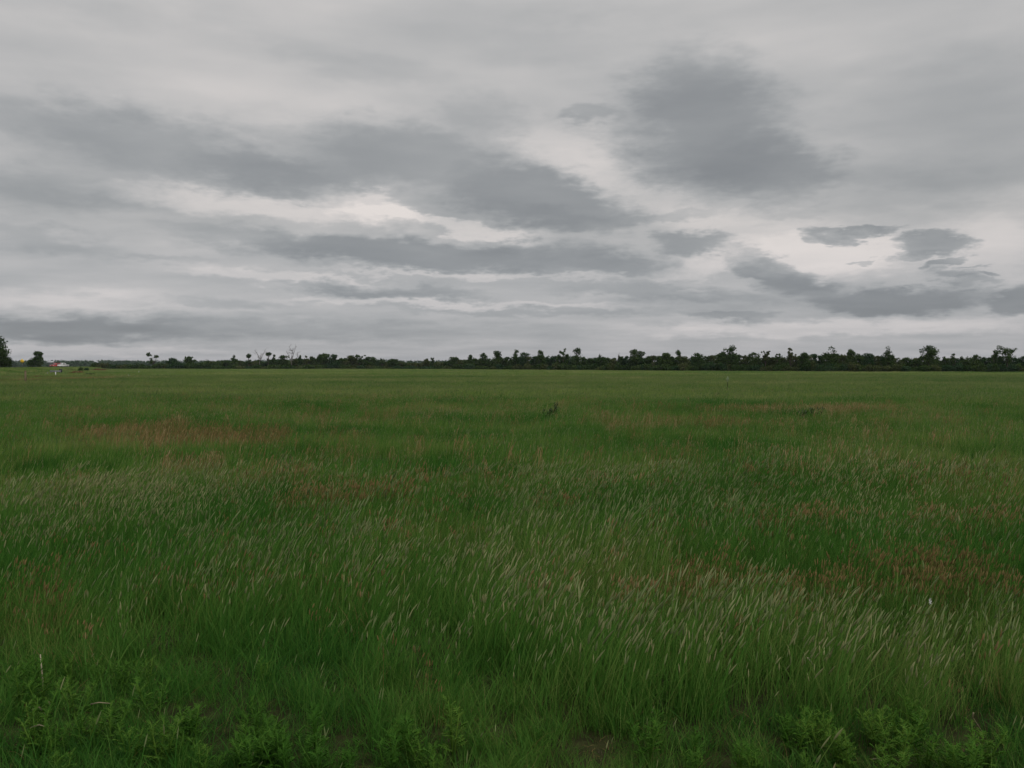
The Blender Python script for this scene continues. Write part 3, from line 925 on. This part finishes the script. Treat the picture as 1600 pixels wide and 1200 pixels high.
b.build('roof', M['roof'], sh)
b = MB(); b.box(-.8, .8, -3.05, -3.003, 0, 2.2); b.build('door', M['wood'], sh)

# the lone stake with a drooping pale top in the field
x, y = gp(1136.5, 615, 0.0); z = float(ground_z(x, y)); ht = z_at(588.5, y) - z
ms = empty('marker_stake', (x, y, z)); tag(ms, 'thin dark stake with a drooping pale tip standing alone in the field', 'stake')
b = MB(); b.tube([(0, 0, -.2), (.01, 0, ht * .5), (-.005, 0, ht - .28)], [.026, .024, .022], 6); b.build('shaft', M['weed_dark'], ms)
b = MB(); b.tube([(-.005, -.01, ht - .33), (-.03, -.01, ht - .12), (.01, -.01, ht), (.055, -.01, ht - .1), (.075, -.01, ht - .28)], [.02, .032, .036, .03, .014], 6)
b.build('pale_tip', M['pale_tip'], ms)


# ------------------------------------------------------------------ grass
def blades(mb, r, n, rad, h, w, lean, bend, mi, seg=3, spread=1.0, square=False):
    for _ in range(n):
        a = r.uniform(0, 6.28)
        if square:
            x0, y0 = r.uniform(-rad, rad, 2)
        else:
            q = rad * math.sqrt(r.random()); x0, y0 = q * math.cos(a), q * math.sin(a)
        hh = h * r.uniform(.55, 1.12); ww = w * r.uniform(.6, 1.25)
        az_ = r.uniform(0, 6.28)
        bx = math.cos(az_) * bend * r.uniform(.2, 1.3) + lean * r.uniform(.4, 1.5)
        by = math.sin(az_) * bend * r.uniform(.2, 1.3) + lean * .1
        fa = r.uniform(0, math.pi); fx, fy = math.cos(fa) * ww / 2, math.sin(fa) * ww / 2
        L_ = []
        for i in range(seg + 1):
            t = i / seg
            zz = hh * (t - .22 * (bx * bx + by * by) * t ** 3)
            cx, cy = x0 + bx * hh * t ** 1.9, y0 + by * hh * t ** 1.9
            k = (1 - t) ** .6 * (0.75 + .5 * t)
            if i < seg:
                L_ += [(cx - fx * k, cy - fy * k, zz), (cx + fx * k, cy + fy * k, zz)]
            else:
                L_ += [(cx, cy, zz)]
        fs = [(2 * i, 2 * i + 1, 2 * i + 3, 2 * i + 2) for i in range(seg - 1)] + [(2 * seg - 2, 2 * seg - 1, 2 * seg)]
        mb.add(L_, fs, mi)


def seeds(mb, r, n, rad, h, lean, head, hr, mi_stem, mi_head, stem_w=.0024, square=False, sides=4):
    for _ in range(n):
        a = r.uniform(0, 6.28)
        if square:
            x0, y0 = r.uniform(-rad, rad, 2)
        else:
            q = rad * math.sqrt(r.random()); x0, y0 = q * math.cos(a), q * math.sin(a)
        hh = h * r.uniform(.72, 1.15); az_ = r.uniform(0, 6.28)
        bx = lean * r.uniform(.3, 1.7) + math.cos(az_) * .10; by = math.sin(az_) * .12
        def P(t):
            return Vector((x0 + bx * hh * t ** 2, y0 + by * hh * t ** 2, hh * (t - .18 * bx * bx * t ** 3)))
        hl = head * r.uniform(.65, 1.25); t0 = max(.2, 1 - hl / hh)
        s = stem_w
        fa = r.uniform(-.6, .6)
        ox, oy = math.cos(fa) * s, math.sin(fa) * s
        pts = [P(t) for t in np.linspace(0.25, t0 + .02, 4)]
        vs = []
        for p in pts: vs += [(p.x - ox, p.y - oy, p.z), (p.x + ox, p.y + oy, p.z)]
        mb.add(vs, [(2 * i, 2 * i + 1, 2 * i + 3, 2 * i + 2) for i in range(3)], mi_stem)
        rr = hr * r.uniform(.75, 1.25)
        mb.tube([P(t0), P(t0 + (1 - t0) * .3), P(t0 + (1 - t0) * .72), P(1.0)], [rr * .45, rr, rr * .8, rr * .2], sides, mi_head, cap=False)


PROTO = bpy.data.collections.new('grass_tufts')
protos = []


def proto(name, fn, mats, seed):
    r = np.random.default_rng(seed); mb = MB(); fn(mb, r)
    o = bpy.data.objects.new('%03d_%s' % (len(protos), name), mesh_np(name, mb.v, mb.f, [M[k] for k in mats], mb.m))
    PROTO.objects.link(o); protos.append(o)
    return len(protos) - 1


mats_g = ['blade', 'seed', 'dry', 'blade_lush', 'litter']
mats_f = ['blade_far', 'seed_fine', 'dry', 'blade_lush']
mats_m = ['blade', 'seed_fine', 'dry', 'blade_lush']
P0 = {}
P0['green'] = [proto('near_green', lambda m, r: (blades(m, r, 46, .10, .28, .0048, .14, .62, 0), seeds(m, r, 1, .1, .40, .22, .05, .0034, 0, 1, .0018)), mats_g, s) for s in (1, 2, 3, 4)]
P0['lush'] = [proto('near_lush', lambda m, r: (blades(m, r, 50, .11, .165, .0046, .05, 1.05, 3), blades(m, r, 10, .10, .21, .0044, .06, .7, 0), blades(m, r, 2, .1, .15, .004, .1, 1.2, 2)), mats_g, s) for s in (5, 6, 7, 8)]
P0['seed'] = [proto('near_seeding', lambda m, r: (blades(m, r, 38, .10, .29, .0048, .15, .55, 0), seeds(m, r, 5, .11, .42, .17, .06, .0044, 0, 1, .0016)), mats_g, s) for s in (9, 10, 11, 12)]
P0['dry'] = [proto('near_dry', lambda m, r: (blades(m, r, 28, .10, .27, .005, .14, .5, 0), blades(m, r, 12, .10, .27, .0045, .14, .5, 2), seeds(m, r, 10, .1, .34, .16, .04, .0042, 0, 2, .0016)), mats_g, s) for s in (13, 14, 15)]
P0['litter'] = [proto('near_litter', lambda m, r: (blades(m, r, 16, .14, .075, .0045, .0, 1.9, 2), blades(m, r, 10, .14, .06, .004, .0, 2.0, 4), blades(m, r, 10, .13, .09, .004, .0, 1.3, 3)), mats_g, s) for s in (16, 17, 18)]
P1 = {}
P1['green'] = [proto('mid_green', lambda m, r: (blades(m, r, 56, .20, .33, .0085, .17, .42, 0, 2), seeds(m, r, 2, .2, .39, .14, .05, .0045, 0, 1, .0025, sides=3)), mats_m, s) for s in (21, 22, 23)]
P1['lush'] = [proto('mid_lush', lambda m, r: (blades(m, r, 60, .20, .30, .0085, .15, .45, 3, 2)), mats_m, s) for s in (24, 25)]
P1['seed'] = [proto('mid_seeding', lambda m, r: (blades(m, r, 44, .20, .33, .008, .17, .36, 0, 2), seeds(m, r, 5, .21, .40, .12, .048, .0042, 0, 1, .0022, sides=3)), mats_m, s) for s in (26, 27, 28)]
P1['dry'] = [proto('mid_dry', lambda m, r: (blades(m, r, 12, .20, .26, .0085, .14, .5, 0, 2), blades(m, r, 40, .20, .30, .0085, .16, .5, 2, 2), seeds(m, r, 7, .2, .36, .14, .045, .005, 2, 2, .0025, sides=3)), mats_m, s) for s in (29, 30, 31)]
P2 = {}
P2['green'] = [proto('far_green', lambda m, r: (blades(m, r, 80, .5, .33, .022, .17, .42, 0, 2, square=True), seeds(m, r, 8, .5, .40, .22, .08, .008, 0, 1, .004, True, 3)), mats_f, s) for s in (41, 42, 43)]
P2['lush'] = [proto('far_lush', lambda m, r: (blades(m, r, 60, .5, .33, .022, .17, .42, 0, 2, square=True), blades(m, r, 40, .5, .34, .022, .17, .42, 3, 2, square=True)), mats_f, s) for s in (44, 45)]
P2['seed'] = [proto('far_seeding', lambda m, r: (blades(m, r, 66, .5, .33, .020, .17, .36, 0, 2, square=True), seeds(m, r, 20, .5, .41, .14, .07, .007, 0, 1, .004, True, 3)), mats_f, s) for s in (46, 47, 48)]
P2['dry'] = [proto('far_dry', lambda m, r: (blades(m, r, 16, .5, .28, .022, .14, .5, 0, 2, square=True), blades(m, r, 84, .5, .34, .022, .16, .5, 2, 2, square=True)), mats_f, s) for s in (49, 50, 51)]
P3 = {}
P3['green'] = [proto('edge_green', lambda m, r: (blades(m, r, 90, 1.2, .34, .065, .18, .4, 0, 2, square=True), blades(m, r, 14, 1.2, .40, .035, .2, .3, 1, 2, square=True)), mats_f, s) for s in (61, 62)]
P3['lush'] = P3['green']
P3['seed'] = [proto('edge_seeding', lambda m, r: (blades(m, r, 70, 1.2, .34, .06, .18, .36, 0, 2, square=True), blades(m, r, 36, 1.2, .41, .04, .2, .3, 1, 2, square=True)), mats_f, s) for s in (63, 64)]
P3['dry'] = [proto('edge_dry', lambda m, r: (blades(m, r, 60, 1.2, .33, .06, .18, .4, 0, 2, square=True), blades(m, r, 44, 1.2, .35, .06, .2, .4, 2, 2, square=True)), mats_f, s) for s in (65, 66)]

# patches seen in the field: (px, py, rx, ry, weight) -> ellipses on the ground
DRY = [(300, 680, 130, 12, 1.0), (200, 668, 70, 9, .7), (400, 686, 45, 8, .9), (462, 737, 32, 10, .85), (490, 780, 70, 12, .75), (590, 774, 60, 9, .6),
       (1470, 895, 150, 28, 1.0), (1300, 895, 110, 22, .7), (1560, 905, 70, 25, 1.0), (1480, 805, 70, 10, .5), (1240, 800, 90, 14, .4), (1100, 890, 90, 16, .5),
       (1320, 640, 120, 4, .5), (1170, 660, 90, 5, .4), (1000, 660, 80, 4, .3), (40, 880, 60, 14, .4), (60, 930, 60, 10, .4), (120, 590, 40, 4, 1.0), (60, 588, 30, 4, .9),
       (85, 592, 50, 3, .9), (1000, 905, 60, 14, .4), (300, 720, 50, 7, .4), (860, 780, 40, 8, .35), (1180, 640, 120, 4, .3)]
BARE = [(130, 1105, 100, 16, 1.0), (60, 1120, 50, 14, .8), (230, 1095, 60, 12, .7), (770, 1160, 40, 22, .85), (950, 1165, 45, 26, .9), (810, 1120, 30, 14, .6),
        (1520, 1130, 45, 24, .8), (1420, 1165, 50, 18, .7), (640, 985, 50, 14, .5), (1260, 1005, 40, 10, .5), (850, 1060, 40, 10, .5), (1200, 1130, 50, 20, .5),
        (560, 1160, 40, 20, .6), (330, 1160, 40, 20, .5)]
SEEDY = [(1000, 975, 230, 50, 1.2), (1350, 965, 280, 55, 1.3), (780, 935, 40, 16, 1.0), (1570, 980, 90, 60, .9), (640, 970, 90, 30, .5), (1160, 935, 120, 22, 1.0),
         (200, 770, 200, 50, .3), (420, 870, 200, 50, .15), (560, 880, 120, 40, .2), (860, 800, 140, 60, .14), (760, 860, 140, 40, .12), (980, 760, 200, 50, .12)]
LUSH = [(60, 725, 110, 16, 1.0), (20, 770, 50, 14, 1.0), (300, 830, 160, 40, .7), (820, 830, 120, 20, .7), (1480, 720, 150, 12, .7), (600, 715, 160, 12, .5),
        (980, 790, 120, 14, .6), (300, 990, 300, 70, .6)]


def zone(tab, x, y, h=.28):
    out = np.zeros_like(x)
    wx = 0.16 * fbm(x / .7, y / 1.1, 71, 3); wy = 0.16 * fbm(x / .7, y / 1.1, 72, 3)
    for (px, py, rx, ry, w) in tab:
        cx, cy = gp(px, py, h); ex = gp(px + rx, py, h)[0] - cx
        ey = abs(gp(px, py - ry, h)[1] - gp(px, py + ry, h)[1]) / 2
        d = np.sqrt(((x - cx) / ex + wx * 2.2) ** 2 + ((y - cy) / ey + wy * 2.2) ** 2)
        out = np.maximum(out, w * sstep(1.25, .35, d))
    return out


def scatter(y0, y1, dens, ov):
    """random points over the ground the picture sees between two depths, with a margin at the sides"""
    mx = 0.70 * y1 + 2.0
    n = int(dens * 2 * mx * (y1 - y0))
    x = rng.uniform(-mx, mx, n); y = rng.uniform(y0, y1, n)
    k = np.abs(x) < 0.68 * y + 1.8
    # soft seam between the levels of detail
    k &= (y > y0 + rng.random(n) * ov * y0) | (y0 < 3)
    return x[k], y[k]


PX, PY, PI_, PS, PR = [], [], [], [], []


def lay(y0, y1, dens, ov, P, base_scale=1.0):
    x, y = scatter(y0, y1, dens, ov)
    # field ends at the tree line and the road
    td = np.interp(800 + F * x / y, [a for a, b in BASE], [CAM_H * F / (b - HOR) for a, b in BASE])
    s = road_side(x, y)
    k = (y < td + 1.0) & (s > 4.6)
    x, y = x[k], y[k]; n = len(x)
    zd, zb, zs, zl = zone(DRY, x, y), zone(BARE, x, y, .1), zone(SEEDY, x, y, .35), zone(LUSH, x, y)
    n1 = fbm(x / 2.5, y / 2.5, 11, 4); n2 = fbm(x / 11, y / 11, 12, 3); n3 = fbm(x / 1.1, y / 1.1, 13, 3)
    d = np.hypot(x, y)
    verge = (1 - sstep(3.3, 4.4, y + .5 * n2 - .05 * x)) * (1 - .85 * zs)                # short lush growth nearest the camera
    pdry = np.clip(zd * 3.2 + .05 + .14 * n2 * (y > 8), 0, 4) * (1 - .8 * verge)
    plush = np.clip(.16 + 2.0 * zl + 2.5 * verge + .5 * n1, 0, 4) * (1 - zd)
    pseed = np.clip(.07 + 3.0 * zs + .3 * n2 * (y > 6) + .2 * sstep(8, 20, y), 0, 3) * (1 - verge * .93) * (1 - .7 * zd)
    u = rng.random(n)
    tot = pdry + plush + pseed + .35
    kind = np.full(n, 0)
    kind[u < (pdry + plush + pseed) / tot] = 2
    kind[u < (pdry + plush) / tot] = 1
    kind[u < pdry / tot] = 3
    n4 = fbm(x / .42, y / .42, 14, 2) * (y < 10)
    keep = rng.random(n) > zb * .55 + np.clip(-.15 - n3 * .6 - n4 * .5, 0, 1) * 1.1 * (y < 9)
    if 'litter' in P:
        bare = ~keep & (y < 9)
        idx_l = rng.choice(P['litter'], n)
        keep = keep | bare
    else:
        bare = np.zeros(n, bool)
    sc = base_scale * (1 + .22 * n1 + .26 * n3 + .22 * n4) * rng.uniform(.78, 1.2, n)
    sc *= 1 - .20 * verge - .40 * zb
    keys = ['green', 'lush', 'seed', 'dry']
    idx = np.zeros(n, int)
    for q, kk in enumerate(keys):
        sel = np.where(kind == q)[0]
        idx[sel] = rng.choice(P[kk], len(sel))
    if bare.any(): idx[bare] = idx_l[bare]
    PX.append(x[keep]); PY.append(y[keep]); PI_.append(idx[keep]); PS.append(np.clip(sc, .35, 1.6)[keep])
    PR.append(rng.normal(0, .55, n)[keep])


lay(1.9, 10.0, 125, 0.0, P0)
lay(9.0, 34.0, 32, 0.12, P1)
lay(30.0, 112.0, 3.8, 0.15, P2)
lay(98.0, 375.0, 0.62, 0.15, P3)
gx, gy, gi, gs, gr_ = map(np.concatenate, (PX, PY, PI_, PS, PR))
gz = ground_z(gx, gy) - .01
gm = bpy.data.meshes.new('field_grass')
gm.vertices.add(len(gx)); gm.vertices.foreach_set('co', np.stack([gx, gy, gz], 1).astype(np.float32).reshape(-1))
at_i = gm.attributes.new('pick', 'INT', 'POINT'); at_i.data.foreach_set('value', gi.astype(np.int32))
at_s = gm.attributes.new('size', 'FLOAT', 'POINT'); at_s.data.foreach_set('value', gs.astype(np.float32))
at_r = gm.attributes.new('turn', 'FLOAT_VECTOR', 'POINT')
at_r.data.foreach_set('vector', np.stack([rng.normal(0, .05, len(gx)), rng.normal(0, .05, len(gx)), gr_], 1).astype(np.float32).reshape(-1))
grass = bpy.data.objects.new('field_grass', gm)
COL.objects.link(grass)
tag(grass, 'tall green field grass with pale seed heads and dry brown patches', 'grass', kind='stuff')
print('grass instances', len(gx))


def grass_nodes():
    ng = bpy.data.node_groups.new('grass_scatter', 'GeometryNodeTree')
    ng.interface.new_socket('Geometry', in_out='INPUT', socket_type='NodeSocketGeometry')
    ng.interface.new_socket('Geometry', in_out='OUTPUT', socket_type='NodeSocketGeometry')
    N, L = ng.nodes.new, ng.links.new
    gi_ = N('NodeGroupInput'); go = N('NodeGroupOutput')
    ci = N('GeometryNodeCollectionInfo'); ci.inputs['Collection'].default_value = PROTO
    ci.inputs['Separate Children'].default_value = True; ci.inputs['Reset Children'].default_value = True
    ip = N('GeometryNodeInstanceOnPoints'); ip.inputs['Pick Instance'].default_value = True

    def attr(name, t):
        a = N('GeometryNodeInputNamedAttribute'); a.data_type = t; a.inputs['Name'].default_value = name
        return a.outputs['Attribute']
    L(gi_.outputs[0], ip.inputs['Points']); L(ci.outputs[0], ip.inputs['Instance'])
    L(attr('pick', 'INT'), ip.inputs['Instance Index'])
    er = N('FunctionNodeEulerToRotation'); L(attr('turn', 'FLOAT_VECTOR'), er.inputs[0]); L(er.outputs[0], ip.inputs['Rotation'])
    L(attr('size', 'FLOAT'), ip.inputs['Scale'])
    L(ip.outputs[0], go.inputs[0])
    md = grass.modifiers.new('grass_scatter', 'NODES'); md.node_group = ng


grass_nodes()


# ------------------------------------------------------------------ weeds and stalks that stand out
def pinnate_leaf(mb, base, direction, up, length, r, mi=0, pairs=4):
    d = Vector(direction).normalized(); side = d.cross(Vector(up)).normalized(); nrm = side.cross(d)
    def P(t, s, dz=0): return Vector(base) + d * length * t + side * length * s + nrm * (length * (.12 * math.sin(t * 2.2) + dz))
    w = .035
    mb.add([P(0, -w), P(0, w), P(.55, w * .9, 0), P(1, 0, -.05), P(.55, -w * .9, 0)], [(0, 1, 2, 3, 4)], mi)
    for k in range(pairs):
        t = .22 + .6 * k / pairs; ln = .36 * math.sin(math.pi * (.3 + .6 * k / pairs)) * r.uniform(.8, 1.2)
        for s in (-1, 1):
            mb.add([P(t, s * .02), P(t + .075, s * .02), P(t + .24, s * ln, r.uniform(-.10, .03)), P(t + .12, s * ln * .66, .02)], [(0, 1, 2, 3)], mi)


def weed_proto(seed, h, n):
    r = np.random.default_rng(seed); st = MB(); lf = MB()
    for s in range(r.integers(2, 4)):
        a = r.uniform(0, 6.28); tip = Vector((math.cos(a) * h * .45 * r.random(), math.sin(a) * h * .45 * r.random(), h * r.uniform(.75, 1.05)))
        st.tube([(0, 0, -.02), tip * .5 + Vector((0, 0, h * .05)), tip], [.0035, .0028, .0015], 4)
        for k in range(n):
            t = .22 + .78 * k / n
            b = tip * t + Vector((0, 0, h * .05 * math.sin(math.pi * t)))
            aa = k * 2.4 + r.uniform(-.4, .4)
            ln = h * .29 * (1.0 - .35 * t) * r.uniform(.8, 1.2)
            pinnate_leaf(lf, b, (math.cos(aa), math.sin(aa), .25 + .6 * t), (0, 0, 1), ln, r)
    return st, lf


weed_meshes = []
for q in range(6):
    s_, l_ = weed_proto(900 + q, random.uniform(.14, .20), 12)
    weed_meshes.append((mesh_np('stem', s_.v, s_.f, [M['weed']]), mesh_np('foliage', l_.v, l_.f, [M['weed']])))


def place_weed(name, x, y, rz, sc, meshes, label, group, cat='weed'):
    root = empty(name, (x, y, float(ground_z(x, y))), rz); root.scale = (sc, sc, sc)
    tag(root, label, cat, group)
    for nm, me in zip(('stem', 'foliage'), meshes):
        o = bpy.data.objects.new(nm, me); COL.objects.link(o); o.parent = root


WEEDS = [(40, 470, 1130, 1200, 26, 'bottom left'), (0, 420, 1040, 1100, 16, 'by the bare patch at left'), (400, 560, 1130, 1200, 10, 'bottom left'),
         (1200, 1440, 1120, 1200, 16, 'bottom right'), (600, 720, 1150, 1200, 6, 'bottom centre'), (1440, 1600, 1150, 1200, 6, 'bottom right'), (1000, 1200, 1150, 1200, 6, 'bottom centre')]
for (xa, xb, ya, yb, n, where) in WEEDS:
    for _ in range(n):
        x, y = gp(random.uniform(xa, xb), random.uniform(ya, yb), .12)
        place_weed('leafy_weed', x, y, random.uniform(0, 6.28), random.uniform(.85, 1.35), random.choice(weed_meshes),
                   'feathery bright green weed in the near grass, %s' % where, 'feathery weeds %s' % where)


def dark_weed(px, basey, h, w, label, seed, low=False):
    r = np.random.default_rng(seed); x, y = gp(px, basey, 0.1)
    st = MB(); lf = MB()
    for s in range(5 if low else 3):
        a = r.uniform(0, 6.28); sp = (w * r.uniform(.3, 1.0)) if low else w * .3
        tip = Vector((math.cos(a) * sp, math.sin(a) * sp, h * r.uniform(.7, 1)))
        st.tube([(0, 0, -.05), tip * .55 + Vector((0, 0, .04)), tip], [.012, .009, .005], 5)
        for k in range(12):
            t = .2 + .8 * k / 12; b = tip * t; aa = k * 2.4
            d = Vector((math.cos(aa), math.sin(aa), .9)).normalized(); sd_ = d.cross(Vector((0, 0, 1))).normalized()
            ln = r.uniform(.09, .15); ww = .022
            lf.add([b, b + d * ln * .5 + sd_ * ww, b + d * ln, b + d * ln * .5 - sd_ * ww], [(0, 1, 2, 3)])
    root = empty('dark_weed', (x, y, float(ground_z(x, y)))); tag(root, label, 'weed')
    st.build('stem', M['weed_dark'], root); lf.build('foliage', M['weed_dark'], root)


dark_weed(868.5, 657, .56, .16, 'tall dark weed standing out of the grass near the middle of the field', 1)
dark_weed(862, 657, .42, .10, 'small dark weed close on the left of the tall dark one', 2)
dark_weed(853, 657, .40, .32, 'low spreading dark weed left of the tall dark one', 3, True)
dark_weed(1277, 659, .46, .22, 'olive dark weed right of centre, right of two', 4, True)
dark_weed(1254, 659, .44, .16, 'olive dark weed right of centre, left of two', 5, True)


def stalk(pts_px, h0, rad, label, flat=True, name='dry_stalk'):
    """a dead stem; each point is (px, py, height above ground)"""
    P_ = []
    for (a, b, hh) in pts_px:
        x, y = gp(a, b, hh); P_.append(Vector((x, y, hh + float(ground_z(x, y)))))
    o0 = P_[0].copy(); o0.z = float(ground_z(o0.x, o0.y))
    mb = MB(); mb.tube([p - o0 for p in P_], list(np.linspace(rad, rad * .45, len(P_))), 5)
    o = mb.build(name, M['straw'], None, True); o.location = o0
    tag(o, label, 'stalk')


def upright(px, basey, topy, rad, label, leanpx=0):
    x, y = gp(px, basey, 0.0); z = float(ground_z(x, y)); h = z_at(topy, y) - z
    dx = leanpx / F * y
    mb = MB(); mb.tube([(0, 0, -.03), (dx * .4, 0, h * .5), (dx, 0, h)], [rad, rad, rad * .7], 5)
    o = mb.build('dry_stalk', M['straw'], None, True); o.location = (x, y, z)
    tag(o, label, 'stalk')


upright(69, 1100, 1026, .0036, 'upright pale dead stalk standing alone at lower left', -5)
stalk([(142, 1102, .16), (155, 1099, .20), (172, 1100, .19)], 0, .0034, 'short pale dead stem lying level by the bare patch')
stalk([(50, 1112, .14), (62, 1108, .20), (70, 1118, .14), (73, 1124, .10)], 0, .0034, 'curled pale dead stem left of the bare patch')
stalk([(48, 1140, .12), (62, 1135, .17), (78, 1140, .12)], 0, .0034, 'arched grey dead stem below the curled one at lower left')
stalk([(76, 1098, .15), (80, 1112, .08)], 0, .003, 'short brown dead stem beside the upright pale stalk')
stalk([(1521, 1112, .24), (1520, 1120, .20), (1528, 1132, .13), (1540, 1150, .04)], 0, .0034, 'hooked tan dead stem at lower right')
stalk([(1362, 1182, .12), (1372, 1180, .15), (1384, 1187, .13), (1394, 1198, .06)], 0, .0034, 'arched tan dead stem at the bottom right of centre')
stalk([(1262, 1023, .28), (1268, 1030, .24), (1272, 1039, .18)], 0, .0034, 'short bent pale stem in the seed grass at right')
# one pale flower head in the dry patch
x, y = gp(1452, 938, .40); z = float(ground_z(x, y))
fl = empty('flower', (x, y, z)); fl.scale = (.4, .4, 1.0); tag(fl, 'single small white flower at the lower edge of the dry patch at right', 'flower')
b = MB(); b.tube([(0, 0, 0), (.01, 0, .40)], .002, 4); b.build('stem', M['weed'], fl)
b = MB()
for k in range(7):
    a = k * 6.283 / 7
    b.add([(.01, 0, .40), (.01 + .014 * math.cos(a - .3), -.004 + .006 * math.sin(a), .40 + .014 * math.sin(a - .3)), (.01 + .022 * math.cos(a), -.008, .40 + .022 * math.sin(a)),
           (.01 + .014 * math.cos(a + .3), -.004, .40 + .014 * math.sin(a + .3))], [(0, 1, 2, 3)])
b.build('petals', M['white'], fl)


# ------------------------------------------------------------------ the damp air
def make_haze(density):
    m, nt, N, L = new_mat('haze')
    pv = N('ShaderNodeVolumePrincipled')
    pv.inputs['Color'].default_value = (.86, .92, 1.0, 1)
    pv.inputs['Density'].default_value = density
    pv.inputs['Anisotropy'].default_value = 0.3
    out = N('ShaderNodeOutputMaterial'); L(pv.outputs[0], out.inputs['Volume'])
    b = MB(); b.box(-9500, 9500, -200, 9600, -2.5, 26)
    o = b.build('haze', m)
    tag(o, 'thin damp air over the field', 'haze', kind='stuff')


make_haze(0.00008)
